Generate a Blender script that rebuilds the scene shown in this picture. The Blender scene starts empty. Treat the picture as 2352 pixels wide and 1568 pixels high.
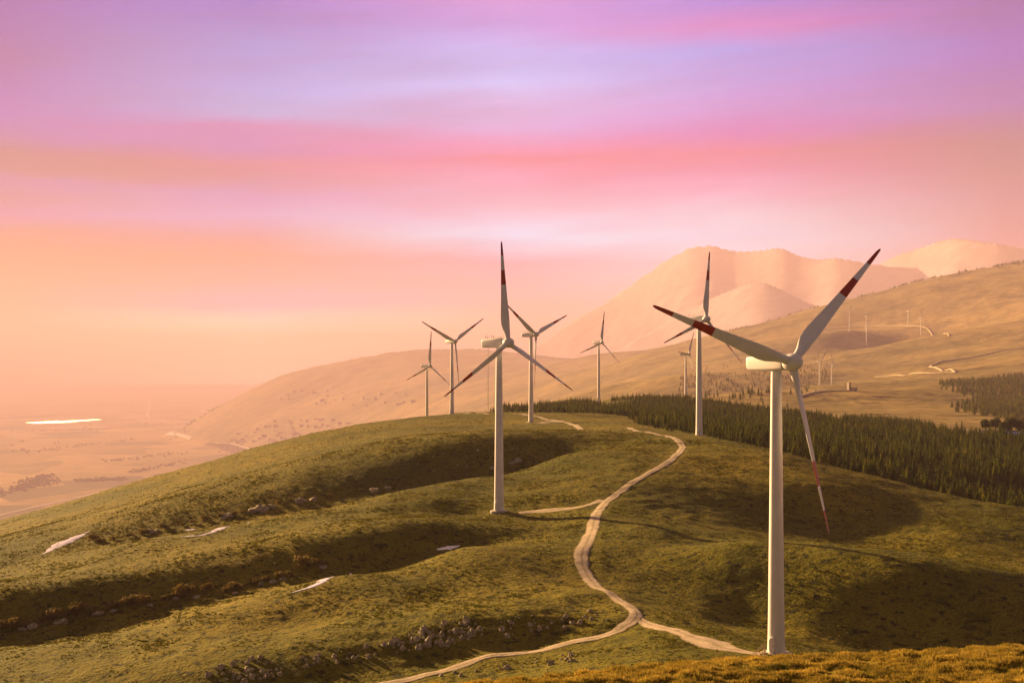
import bpy, math, random
import numpy as np
from mathutils import Matrix, Vector

random.seed(7)
RNG = np.random.default_rng(11)
scene = bpy.context.scene
COL = scene.collection
# survey frame: the camera stands at the origin on a hilltop and looks along +Y.
# F, CX, HY turn sightlines (read in a 2352 px wide survey picture) into bearings.
F, CX, HY = 3231.0, 1176.0, 850.0
PLAIN_Z = -900.0
def W(d): return d if d < 1300 else 1300 * (d / 1300) ** 1.35      # the far country lies this far out

# ------------------------------------------------------------------ helpers
def tag(o, label=None, cat=None, group=None, kind=None):
    if label: o['label'] = label
    if cat: o['category'] = cat
    if group: o['group'] = group
    if kind: o['kind'] = kind
    return o

def mesh_np(name, V, Fc, smooth=True, mats=None, matidx=None):
    """V (n,3), Fc (m,k) with k = 3 or 4"""
    V = np.asarray(V, dtype=np.float32); Fc = np.asarray(Fc, dtype=np.int32)
    me = bpy.data.meshes.new(name)
    k = Fc.shape[1]
    me.vertices.add(len(V)); me.vertices.foreach_set('co', V.ravel())
    me.loops.add(Fc.size); me.loops.foreach_set('vertex_index', Fc.ravel())
    me.polygons.add(len(Fc))
    me.polygons.foreach_set('loop_start', np.arange(0, Fc.size, k, dtype=np.int32))
    me.polygons.foreach_set('loop_total', np.full(len(Fc), k, dtype=np.int32))
    me.polygons.foreach_set('use_smooth', np.full(len(Fc), smooth, dtype=bool))
    for m in (mats or []): me.materials.append(m)
    if matidx is not None: me.polygons.foreach_set('material_index', np.asarray(matidx, dtype=np.int32))
    me.update(calc_edges=True)
    return me

class MB:
    """collects shapes, builds one mesh object"""
    def __init__(s): s.v = []; s.f = []; s.m = []
    def add(s, V, Fc, mi=0):
        o = len(s.v); s.v += [tuple(p) for p in V]
        for f in Fc: s.f.append(tuple(i + o for i in f)); s.m.append(mi)
    def box(s, c, size, rot=None, mi=0):
        hx, hy, hz = size[0] / 2, size[1] / 2, size[2] / 2
        P = [Vector((x * hx, y * hy, z * hz)) for x in (-1, 1) for y in (-1, 1) for z in (-1, 1)]
        if rot is not None: P = [rot @ p for p in P]
        c = Vector(c)
        s.add([p + c for p in P], [(0, 1, 3, 2), (4, 6, 7, 5), (0, 4, 5, 1), (2, 3, 7, 6), (0, 2, 6, 4), (1, 5, 7, 3)], mi)
    def rings(s, rings, mi=0, cap0=True, cap1=True, mis=None):
        n = len(rings[0]); V = [p for r in rings for p in r]; Fc = []
        o = len(s.v); s.v += [tuple(p) for p in V]
        for i in range(len(rings) - 1):
            for j in range(n):
                a, b = i * n + j, i * n + (j + 1) % n
                s.f.append((o + a, o + b, o + b + n, o + a + n)); s.m.append(mis[i] if mis else mi)
        if cap0: s.f.append(tuple(o + j for j in reversed(range(n)))); s.m.append(mis[0] if mis else mi)
        if cap1: s.f.append(tuple(o + (len(rings) - 1) * n + j for j in range(n))); s.m.append(mis[-1] if mis else mi)
    def tube(s, a, b, r0, r1=None, n=8, mi=0):
        a, b = Vector(a), Vector(b); r1 = r0 if r1 is None else r1
        d = (b - a).normalized(); t = Vector((0, 0, 1)) if abs(d.z) < .9 else Vector((1, 0, 0))
        x = d.cross(t).normalized(); y = d.cross(x)
        ring = lambda c, r: [c + x * (r * math.cos(2 * math.pi * k / n)) + y * (r * math.sin(2 * math.pi * k / n)) for k in range(n)]
        s.rings([ring(b, r1), ring(a, r0)], mi)
    def lathe(s, prof, n=32, axis='Z', mi=0, mis=None):
        R = []
        for (r, h) in prof:
            ring = []
            for k in range(n):
                t = 2 * math.pi * k / n
                if axis == 'Z': ring.append((r * math.cos(t), r * math.sin(t), h))
                else: ring.append((r * math.cos(t), h, -r * math.sin(t)))
            R.append(ring)
        s.rings(R, mi, mis=mis)
    def mesh(s, name, mats, smooth=True, angle=None):
        me = bpy.data.meshes.new(name); me.from_pydata(s.v, [], s.f)
        for m in mats: me.materials.append(m)
        me.polygons.foreach_set('material_index', s.m)
        me.polygons.foreach_set('use_smooth', [smooth] * len(s.f))
        me.update()
        if smooth and angle: me.set_sharp_from_angle(angle=math.radians(angle))
        return me
    def build(s, name, mats, parent=None, smooth=True, angle=35):
        if not isinstance(mats, (list, tuple)): mats = [mats]
        return link(name, s.mesh(name, mats, smooth, angle), parent)

def link(name, me, parent=None):
    o = bpy.data.objects.new(name, me); COL.objects.link(o)
    if parent is not None: o.parent = parent
    return o

def empty(name, loc=(0, 0, 0), rz=0.0):
    o = bpy.data.objects.new(name, None); COL.objects.link(o)
    o.location = loc; o.rotation_euler = (0, 0, rz); o.empty_display_size = .5
    return o

def copy_tree(o, parent=None):
    c = o.copy(); COL.objects.link(c)
    if parent is not None: c.parent = parent
    for ch in o.children: copy_tree(ch, c)
    return c

# gradient noise ------------------------------------------------------------
_perm = np.random.default_rng(3).permutation(4096)
_ang = np.random.default_rng(4).random(4096) * 2 * np.pi
def pnoise(x, y, seed=0):
    x = np.asarray(x, float); y = np.asarray(y, float)
    xi = np.floor(x).astype(np.int64); yi = np.floor(y).astype(np.int64)
    xf, yf = x - xi, y - yi
    def g(ix, iy, dx, dy):
        h = _perm[(_perm[(ix + seed * 57) & 4095] + iy) & 4095]; a = _ang[h]
        return np.cos(a) * dx + np.sin(a) * dy
    u = xf * xf * xf * (xf * (xf * 6 - 15) + 10); v = yf * yf * yf * (yf * (yf * 6 - 15) + 10)
    a = g(xi, yi, xf, yf); b = g(xi + 1, yi, xf - 1, yf); c = g(xi, yi + 1, xf, yf - 1); d = g(xi + 1, yi + 1, xf - 1, yf - 1)
    return ((a + (b - a) * u) + ((c + (d - c) * u) - (a + (b - a) * u)) * v) * 1.5
def fbm(x, y, oct=4, seed=0, gain=.5):
    t = 0; a = 1.0; f = 1.0
    for i in range(oct):
        t = t + a * pnoise(x * f, y * f, seed + i * 7); a *= gain; f *= 2.03
    return t
def ridged(x, y, oct=4, seed=0):
    t = 0; a = 1.0; f = 1.0
    for i in range(oct):
        t = t + a * (1 - np.abs(pnoise(x * f, y * f, seed + i * 5)) * 2); a *= .5; f *= 2.1
    return t
def sstep(a, b, x):
    t = np.clip((x - a) / (b - a), 0, 1); return t * t * (3 - 2 * t)

# thin-plate spline -----------------------------------------------------------
def tps_fit(Q, v, lam=1e-5):
    Q = np.asarray(Q, float); n = len(Q)
    r2 = ((Q[:, None] - Q[None]) ** 2).sum(-1)
    K = np.where(r2 > 0, .5 * r2 * np.log(r2 + 1e-20), 0) + lam * np.eye(n)
    Pm = np.hstack([np.ones((n, 1)), Q]); A = np.zeros((n + 3, n + 3))
    A[:n, :n] = K; A[:n, n:] = Pm; A[n:, :n] = Pm.T
    return Q, np.linalg.solve(A, np.concatenate([v, np.zeros(3)]))
def tps_eval(model, X):
    Q, w = model; n = len(Q); out = np.empty(len(X))
    for s in range(0, len(X), 30000):
        B = X[s:s + 30000]
        r2 = (B[:, :1] - Q[:, 0]) ** 2 + (B[:, 1:] - Q[:, 1]) ** 2
        K = .5 * r2 * np.log(r2 + 1e-20)
        out[s:s + 30000] = K @ w[:n] + w[n] + B @ w[n + 1:]
    return out

# ------------------------------------------------------------------ terrain survey
def zz(py, d): return -(py - HY) / F * d
S = []                       # (px, d, z)
def s_(px, py, d): S.append((px, d, zz(py, d)))
def sz(px, d, z): S.append((px, d, z))
# the hilltop we stand on and its grassy brow
for px, pc, dc, pb, db in [(2900, 1445, 88, 1572, 50), (2352, 1471, 80, 1570, 48), (2000, 1490, 75, 1570, 50), (1700, 1501, 70, 1572, 50),
                           (1500, 1516, 66, 1575, 48), (1250, 1546, 60, 1590, 45), (960, 1572, 54, 1625, 40),
                           (600, 1625, 48, 1690, 35), (0, 1740, 42, 1810, 30), (-600, 1830, 40, 1900, 30)]:
    s_(px, pc, dc); s_(px, pb, db)
    sz(px, 3, -1.9); sz(px, 12, -3.7); sz(px, 28, min(-7.0, zz(pb + 10, 28)))
    zc = zz(pc, dc)
    sz(px, dc * 1.35, zc * 1.35 - 5); sz(px, dc * 1.85, zz(pc, dc * 1.85) - 9.5)
for px in (960, 600, 0, -600): sz(px, 160, -46); sz(px, 120, -36)
# floor under the brow, big turbine, road, outcrop
for p in [(1786, 1497, 225), (1640, 1482, 229), (1560, 1452, 243), (1480, 1425, 255), (1400, 1490, 233), (1300, 1522, 228),
          (900, 1566, 235), (1100, 1515, 240), (1300, 1475, 246), (1200, 1495, 244), (1000, 1541, 238), (1200, 1540, 231), (1000, 1580, 228), (1400, 1451, 250),
          (1200, 1410, 258), (1200, 1476, 249), (1000, 1436, 254), (1000, 1510, 244), (700, 1498, 246), (700, 1568, 237.5), (450, 1548, 242), (400, 1612, 234), (1330, 1396, 265), (1400, 1436, 252), (1300, 1452, 251),
          (1300, 1330, 300), (1000, 1380, 284), (700, 1430, 273), (400, 1480, 265), (0, 1572, 250), (-400, 1650, 240), (600, 1600, 233),
          (1445, 1395, 266), (1400, 1362, 283), (1335, 1285, 315), (1352, 1235, 340), (1372, 1180, 372), (1440, 1115, 412), (1510, 1075, 442), (1568, 1025, 500), (1530, 1000, 545),
          # spur with the small meadow, lower left
          (1060, 1256, 328), (800, 1322, 303), (660, 1364, 291), (400, 1416, 290), (200, 1472, 280), (0, 1503, 276), (-400, 1600, 265),
          (1250, 1232, 350), (1152, 1175, 390), (1240, 1180, 386), (1060, 1180, 392), (1200, 1206, 372), (1110, 1192, 380),
          # gully below the middle spur: bank top, floor
          (1100, 1203, 358), (900, 1230, 346), (700, 1265, 338), (450, 1315, 326), (200, 1350, 317), (0, 1390, 311), (-400, 1480, 300),
          (1050, 1262, 345), (900, 1287, 338), (760, 1312, 331), (600, 1342, 324), (400, 1378, 316), (200, 1418, 309), (0, 1455, 303), (-400, 1550, 292),
          # middle spur crest
          (1300, 1045, 482), (1250, 1082, 456), (1100, 1096, 446), (950, 1122, 431), (800, 1156, 416), (600, 1198, 403), (400, 1228, 394), (200, 1263, 387), (0, 1305, 379), (-400, 1400, 368),
          (800, 1190, 380), (600, 1232, 364), (1000, 1150, 402), (350, 1275, 352), (100, 1325, 342), (1150, 1120, 426), (1320, 1100, 426),
          # gully behind it: floor, bank top
          (1235, 1072, 503), (1100, 1087, 494), (950, 1119, 480), (800, 1149, 470), (600, 1179, 463), (400, 1216, 457), (200, 1251, 451), (0, 1301, 446), (-400, 1395, 435),
          (1240, 1008, 526), (1100, 1022, 514), (950, 1062, 499), (800, 1098, 487), (600, 1142, 476), (400, 1185, 469), (100, 1250, 460), (-400, 1370, 446),
          (950, 1010, 640), (700, 1060, 600), (400, 1130, 560), (100, 1205, 550), (0, 1230, 550),
          # left skyline against the plain
          (-400, 1310, 640), (0, 1205, 650), (200, 1150, 665), (450, 1075, 692), (600, 1035, 722), (750, 990, 772), (900, 965, 832), (980, 956, 872), (1040, 950, 912), (1080, 945, 935), (1130, 948, 955),
          # saddle and the knoll with the fourth turbine
          (1222, 972, 763), (1290, 968, 760), (1355, 990, 650), (1250, 995, 592), (1400, 990, 582), (1485, 993, 562), (1400, 985, 645), (1300, 987, 670), (1100, 1000, 600),
          (1350, 962, 800), (1450, 965, 800), (1180, 948, 905), (1250, 949, 862), (1330, 950, 842), (1420, 960, 792), (1500, 978, 705), (1607, 1001, 571),
          # strip of trees behind
          (1250, 946, 1000), (1377, 927, 1200), (1440, 924, 1180), (1500, 930, 1150), (1650, 941, 1150), (1800, 952, 1100), (1900, 966, 1050), (1572, 928, 1450), (1120, 946, 1020),
          # plantation floor
          (1500, 973, 800), (1600, 983, 740), (1700, 975, 850), (1800, 990, 800), (2000, 1020, 750), (2200, 1060, 680), (2352, 1100, 600),
          (1700, 1020, 545), (1800, 1052, 535), (2000, 1112, 505), (2200, 1158, 488), (2352, 1184, 478), (2352, 1002, 1000), (2240, 990, 985), (2100, 986, 1000), (2000, 966, 1150),
          # right hand brow above the plantation
          (1610, 1003, 540), (1700, 1015, 520), (1800, 1036, 500), (2000, 1091, 470), (2200, 1141, 450), (2352, 1166, 440), (2700, 1230, 420), (2700, 1250, 460), (2700, 1130, 600), (2700, 1010, 1000),
          # hollow under it
          (1600, 1075, 450), (1650, 1170, 398), (1750, 1216, 384), (1560, 1150, 402), (1480, 1160, 390), (1900, 1240, 382), (2000, 1265, 372), (2100, 1285, 358),
          (1850, 1120, 425), (1700, 1090, 440), (2000, 1165, 418), (2200, 1235, 380), (2352, 1240, 385), (2200, 1290, 350), (2352, 1320, 326), (2700, 1370, 320),
          # bright spur crest and the dark side below it
          (1400, 1190, 364), (1500, 1213, 346), (1700, 1258, 316), (1900, 1287, 303), (2050, 1313, 294), (2200, 1349, 288), (2300, 1379, 284), (2700, 1460, 275),
          (1600, 1250, 335), (1780, 1238, 352), (1500, 1300, 312), (1600, 1335, 302), (1800, 1340, 298), (2000, 1375, 287), (2200, 1420, 280),
          (1700, 1420, 284), (1600, 1396, 283), (1850, 1478, 264), (2000, 1485, 272), (2200, 1482, 271), (2352, 1490, 270), (2700, 1560, 258), (1500, 1388, 280)]:
    s_(*p)
# beyond the skyline
for p in [(-400, 900, -128), (0, 900, -112), (450, 1000, -88), (750, 1100, -70), (980, 1128, -45), (-400, 1250, -240), (0, 1250, -205), (450, 1350, -175), (750, 1450, -135), (980, 1500, -100),
          (-400, 2200, -520), (0, 2200, -480), (450, 2200, -370), (750, 2200, -300), (980, 2200, -240), (1250, 1500, -65), (1250, 2200, -200), (1400, 1700, -80), (1400, 2200, -160),
          (1572, 1900, -85), (1900, 1500, -80), (2100, 1400, -75), (2352, 1350, -75), (2700, 1350, -75), (1650, 1500, -62), (1572, 2300, -150), (1900, 2300, -150), (2352, 2300, -150), (2800, 2300, -150)]:
    sz(*p)
A = np.array(S)
near_model = tps_fit(np.stack([(A[:, 0] - CX) / F, np.log(A[:, 1])], 1), A[:, 2], 2e-6)

U0, U1 = -.60, .60
NU = 860
near_u = np.linspace(U0, U1, NU)
near_l = np.concatenate([np.linspace(math.log(2.5), math.log(30), 36, endpoint=False), np.linspace(math.log(30), math.log(110), 400, endpoint=False),
                         np.linspace(math.log(110), math.log(210), 90, endpoint=False), np.linspace(math.log(210), math.log(600), 420, endpoint=False), np.linspace(math.log(600), math.log(2250), 140)])
UU, LL = np.meshgrid(near_u, near_l)
Z = tps_eval(near_model, np.stack([UU.ravel(), LL.ravel()], 1)).reshape(UU.shape)
D = np.exp(LL); X = UU * D
j0 = int(np.searchsorted(near_l, math.log(46)))          # round hilltop between our feet and the brow
tt = D[:j0] / D[j0]; Z[:j0] = -1.75 * (1 - tt) + Z[j0][None] * tt - .9 * tt * (1 - tt)
rough = sstep(160, 240, D)
Z += rough * (fbm(X / 34, D / 34, 4, 21) * .55 + fbm(X / 9, D / 9, 3, 5) * .13 + fbm(X / 3.1, D / 3.1, 2, 8) * .05)
# stepped cattle terraces on the steeper flanks
Z += rough * sstep(.1, .5, fbm(X / 60, D / 60, 2, 31)) * .10 * np.sin(Z * 5.5 + fbm(X / 14, D / 14, 2, 9) * 3)
# tussocky foreground turf
fg = 1 - sstep(85, 120, D)
tuss = np.clip(fbm(X / 1.15, D / 1.15, 3, 17), -.8, .8)
Z += fg * (fbm(X / 7, D / 7, 3, 41) * .16 + tuss * .13 + fbm(X / .55, D / .55, 2, 19) * .045)
# settle the brow of the hilltop on its surveyed outline (grass adds about a foot on top)
tgt_px = [-600, 0, 600, 960, 1250, 1500, 1700, 2000, 2352, 2900]; tgt_py = [1835, 1745, 1630, 1580, 1557, 1527, 1512, 1501, 1482, 1456]
rows = np.where((D[:, 0] > 38) & (D[:, 0] < 112))[0]
for _ in range(4):
    py_now = (HY - Z[rows] / D[rows] * F).min(0); e = py_now - np.interp(near_u * F + CX, tgt_px, tgt_py)
    e = np.convolve(np.pad(e, 12, 'edge'), np.ones(25) / 25, 'valid'); jm = np.argmax(Z[rows] / D[rows], 0); dm = D[rows[jm], np.arange(NU)]
    Z += (e / F * dm)[None] * sstep(30, 44, D) * (1 - sstep(100, 170, D))
near_Z = Z

# far country ---------------------------------------------------------------
S = []
for p in [(2352, 990, 1250), (2352, 940, 1650), (2352, 870, 2250), (2352, 800, 3000), (2352, 720, 3900), (2352, 655, 4600), (2352, 604, 5200),
          (2700, 980, 1250), (2700, 860, 2250), (2700, 720, 3800), (2700, 600, 5200),
          (2160, 965, 1450), (2160, 925, 1800), (2160, 890, 2300), (2100, 850, 2900), (2100, 800, 3500), (2115, 766, 4290), (2086, 748, 4470), (2100, 655, 5300),
          (1900, 965, 1350), (1900, 925, 1750), (1912, 890, 2835), (1884, 886, 2636), (1900, 840, 3400), (1952, 752, 4290), (1990, 786, 4220), (1990, 757, 4520), (1900, 706, 5400), (1850, 720, 5400),
          (1700, 955, 1550), (1700, 905, 2450), (1700, 850, 3400), (1700, 800, 4300), (1700, 757, 5400),
          (1500, 940, 1900), (1500, 885, 3100), (1500, 845, 4500), (1500, 815, 6000), (1500, 800, 7000),
          (1200, 955, 3300), (1200, 905, 5200), (1200, 850, 7400), (1200, 812, 9200), (1060, 801, 9600), (1060, 862, 7800), (1060, 932, 6000), (1060, 990, 4700),
          (950, 806, 9700), (900, 870, 8400), (900, 938, 7000), (900, 1000, 6000), (830, 825, 9900), (740, 846, 10000), (740, 900, 8900), (740, 955, 8000), (740, 1005, 7400),
          (650, 861, 9800), (600, 885, 9700), (600, 930, 9000), (600, 980, 8400), (600, 1035, 7900), (540, 915, 9900), (480, 955, 10300)]:
    s_(*p)
for px, d, z in [(2352, 5900, 300), (2700, 5900, 300), (2100, 6000, 170), (1900, 6100, 110), (1700, 6200, 80), (1500, 7800, 40), (1200, 10200, 0), (1060, 10800, 0), (900, 11000, -40), (740, 11200, -120), (600, 10800, -280),
                 (2700, 8000, 150), (2100, 8000, 0), (1500, 10000, -150), (900, 13500, -400), (600, 12500, -520), (2700, 14000, -500), (1500, 16000, -520), (600, 16000, -640),
                 (450, 3000, -500), (450, 4500, -640), (440, 8000, -640), (400, 10500, -640), (420, 14000, -640), (0, 3000, -640), (0, 6000, -640), (0, 14000, -640), (-500, 3000, -640), (-500, 6000, -640), (-500, 14000, -640),
                 (700, 3000, -420), (620, 4500, -500), (580, 6500, -520), (900, 2500, -300), (1060, 2300, -220), (1200, 1900, -150), (800, 5200, -380)]:
    sz(px, d, z)
S = [(px, W(d), z * W(d) / d) for px, d, z in S]
A = np.array(S)
far_model = tps_fit(np.stack([(A[:, 0] - CX) / F, np.log(A[:, 1])], 1), A[:, 2], 2e-5)
far_u = np.linspace(-.56, .56, 900)
far_l = np.concatenate([np.linspace(math.log(1150), math.log(30000), 620, endpoint=False), np.linspace(math.log(30000), math.log(90000), 60)])
UU, LL = np.meshgrid(far_u, far_l)
Z = tps_eval(far_model, np.stack([UU.ravel(), LL.ravel()], 1)).reshape(UU.shape)
D = np.exp(LL); X = UU * D
hillm = sstep(-860, -600, Z)
Z += hillm * (ridged(X / 1500 + .0002 * D, D / 2600, 4, 61) - 1.0) * 13 * sstep(1800, 5000, D) + hillm * fbm(X / 240, D / 240, 4, 66) * 5 * sstep(1400, 3000, D)
flat = PLAIN_Z + fbm(X / 4500, D / 4500, 3, 71) * 11 + fbm(X / 500, D / 500, 2, 72) * 1.6
Z = np.maximum(Z, flat) + 6 * np.exp(-np.abs(Z - flat) / 12)
ROCK = np.zeros_like(Z)
def mountain(prof, Dr, slope_f, slope_b, amp, seed, pxc=1600):
    global Z
    # the range runs obliquely, nearer at its right end, so its near face looks to the evening sun
    ob = (pxc - (UU * F + CX)) / F * Dr * 1.5; Dr = Dr + np.where(ob > 0, 3600 * np.tanh(ob / 3600), 1000 * np.tanh(ob / 1000))
    pr = np.array(prof, float); zr = -(np.interp(UU * F + CX, pr[:, 0], pr[:, 1]) - HY) / F * Dr
    zr = np.stack([np.convolve(np.pad(zr[0], 9, 'edge'), np.hanning(21)[1:-1] / np.hanning(21).sum(), 'valid')] * len(zr))
    q = D - Dr; s = np.where(q < 0, -q * slope_f, q * slope_b)
    zr = zr + (ridged(UU * 26, UU * 0 + seed * 1.3, 4, seed) - 1.1) * amp * .30 * np.exp(-np.abs(q) / 500)
    m = zr - s + ((ridged(X / 3000, D / 4800, 3, seed) - 1.0) * amp + (ridged(X / 760 - q / 1800, D / 3000, 4, seed + 2) - 1.0) * amp * .45) * sstep(0, 1400, np.abs(q)) * .6
    ROCK[m > Z] = 1.0; Z = np.maximum(Z, m)
mountain([(-600, 1500), (1250, 900), (1400, 815), (1480, 768), (1560, 722), (1640, 682), (1700, 654), (1745, 645), (1790, 660), (1850, 690), (1930, 722), (2100, 780), (2700, 820)], W(9600), .40, .4, 50, 81, 1800)
mountain([(-600, 1800), (1000, 960), (1150, 850), (1250, 782), (1300, 745), (1400, 688), (1480, 632), (1540, 590), (1590, 562), (1612, 563), (1640, 562), (1665, 572), (1690, 576), (1745, 573), (1790, 566), (1812, 573),
          (1835, 587), (1870, 596), (1905, 588), (1930, 590), (1950, 597), (1990, 602), (2060, 610), (2300, 640), (2700, 700)], W(11300), .46, .45, 66, 91, 1880)
mountain([(-600, 2400), (1800, 760), (1950, 640), (2030, 600), (2060, 584), (2100, 572), (2130, 562), (2150, 554), (2180, 546), (2210, 542), (2240, 548), (2262, 551), (2290, 558), (2330, 563), (2352, 570), (2450, 590), (2700, 650)], W(10800), .46, .45, 66, 95, 2230)
far_Z = Z

def grid_sample(Zg, us, ls, u, l):
    fu = np.clip((u - us[0]) / (us[1] - us[0]), 0, len(us) - 1.001)
    fl = np.clip(np.interp(l, ls, np.arange(len(ls))), 0, len(ls) - 1.001)
    i = fu.astype(int); j = fl.astype(int); a = fu - i; b = fl - j
    return (Zg[j, i] * (1 - a) + Zg[j, i + 1] * a) * (1 - b) + (Zg[j + 1, i] * (1 - a) + Zg[j + 1, i + 1] * a) * b
def ground(x, y):
    x = np.atleast_1d(np.asarray(x, float)); y = np.atleast_1d(np.asarray(y, float))
    u = x / y; l = np.log(y)
    zn = np.where(y < 2245, grid_sample(near_Z, near_u, near_l, u, np.minimum(l, near_l[-1])), -1e4)
    zf = np.where(y > 1155, grid_sample(far_Z, far_u, far_l, u, np.maximum(l, far_l[0])), -1e4)
    return np.maximum(zn, zf)
def gz(x, y): return float(ground(x, y)[0])
_dd = np.exp(np.linspace(math.log(40), math.log(85000), 7000))
def hit(px, py, dmin=40.0, dmax=1e9):
    """first place where the sightline meets the ground"""
    d = _dd[(_dd >= dmin) & (_dd <= dmax)]
    u = (px - CX) / F
    over = ground(u * d, d) - zz(py, d)
    k = np.argmax(over >= 0)
    if over[k] < 0: k = int(np.argmax(over / d))
    return u * d[k], d[k], gz(u * d[k], d[k])

# ------------------------------------------------------------------ materials
def new_mat(name):
    m = bpy.data.materials.new(name); m.use_nodes = True
    nt = m.node_tree; b = nt.nodes['Principled BSDF']
    b.inputs['Specular IOR Level'].default_value = .25
    return m, nt, b
def nd(nt, t, **kw):
    n = nt.nodes.new(t)
    for k, v in kw.items():
        if k in n.inputs: n.inputs[k].default_value = v
        else: setattr(n, k, v)
    return n
def ramp(nt, src, stops, interp='LINEAR'):
    r = nt.nodes.new('ShaderNodeValToRGB'); cr = r.color_ramp; cr.interpolation = interp
    while len(cr.elements) > 1: cr.elements.remove(cr.elements[-1])
    for i, (p, c) in enumerate(stops):
        e = cr.elements[0] if i == 0 else cr.elements.new(p)
        e.position = p; e.color = (*c, 1) if len(c) == 3 else c
    nt.links.new(src, r.inputs['Fac']); return r.outputs['Color']
def noise(nt, vec, scale, detail=4, rough=.55, off=None):
    n = nd(nt, 'ShaderNodeTexNoise'); n.inputs['Scale'].default_value = scale
    n.inputs['Detail'].default_value = detail; n.inputs['Roughness'].default_value = rough
    nt.links.new(vec, n.inputs['Vector']); return n.outputs['Fac']
def mixc(nt, fac, a, b, blend='MIX'):
    m = nt.nodes.new('ShaderNodeMix'); m.data_type = 'RGBA'; m.blend_type = blend
    if isinstance(fac, (int, float)): m.inputs[0].default_value = fac
    else: nt.links.new(fac, m.inputs[0])
    for s, i in ((a, 6), (b, 7)):
        if isinstance(s, tuple): m.inputs[i].default_value = (*s, 1)
        else: nt.links.new(s, m.inputs[i])
    return m.outputs[2]
def bump(nt, b, h, dist, strength=1.0):
    n = nd(nt, 'ShaderNodeBump'); n.inputs['Distance'].default_value = dist; n.inputs['Strength'].default_value = strength
    nt.links.new(h, n.inputs['Height']); nt.links.new(n.outputs['Normal'], b.inputs['Normal'])
def mathn(nt, op, a, b=None, c=None):
    m = nt.nodes.new('ShaderNodeMath'); m.operation = op
    for i, s in enumerate((a, b, c)):
        if s is None: continue
        if isinstance(s, (int, float)): m.inputs[i].default_value = s
        else: nt.links.new(s, m.inputs[i])
    return m.outputs[0]
def pos(nt): return nt.nodes.new('ShaderNodeTexCoord').outputs['Object']
def scaled(nt, v, s):
    m = nt.nodes.new('ShaderNodeMapping'); m.inputs['Scale'].default_value = s
    nt.links.new(v, m.inputs['Vector']); return m.outputs['Vector']

def mat_turf():
    m, nt, b = new_mat('turf'); p = pos(nt)
    big = noise(nt, p, .012, 5, .6); mid = noise(nt, p, .16, 4, .6); fine = noise(nt, p, 1.7, 3, .65)
    c = ramp(nt, big, [(.34, (.090, .098, .009)), (.5, (.142, .132, .012)), (.68, (.205, .168, .016))])
    c2 = ramp(nt, mid, [(.30, (.45, .50, .42)), (.46, (.92, .94, .9)), (.7, (1.18, 1.12, 1.05))])
    c = mixc(nt, .85, c, c2, 'MULTIPLY')
    c3 = ramp(nt, fine, [(.30, (.22, .26, .2)), (.43, (.78, .8, .75)), (.57, (1.05, 1.03, 1.0)), (.72, (1.6, 1.45, 1.3))])
    c = mixc(nt, .8, c, c3, 'MULTIPLY')
    # heather / thistle clumps, darker plants dotted over the sward
    cl = noise(nt, p, .55, 2, .5); clm = ramp(nt, cl, [(.585, (0, 0, 0)), (.65, (1, 1, 1))])
    c = mixc(nt, clm, c, (.038, .040, .008))
    nt.links.new(c, b.inputs['Base Color']); b.inputs['Roughness'].default_value = .95
    b.inputs['Specular IOR Level'].default_value = .05
    h = mathn(nt, 'ADD', mathn(nt, 'MULTIPLY', fine, .55), mathn(nt, 'MULTIPLY', noise(nt, p, .7, 3, .6), .9))
    bump(nt, b, h, .48, 1.0)
    return m
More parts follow.
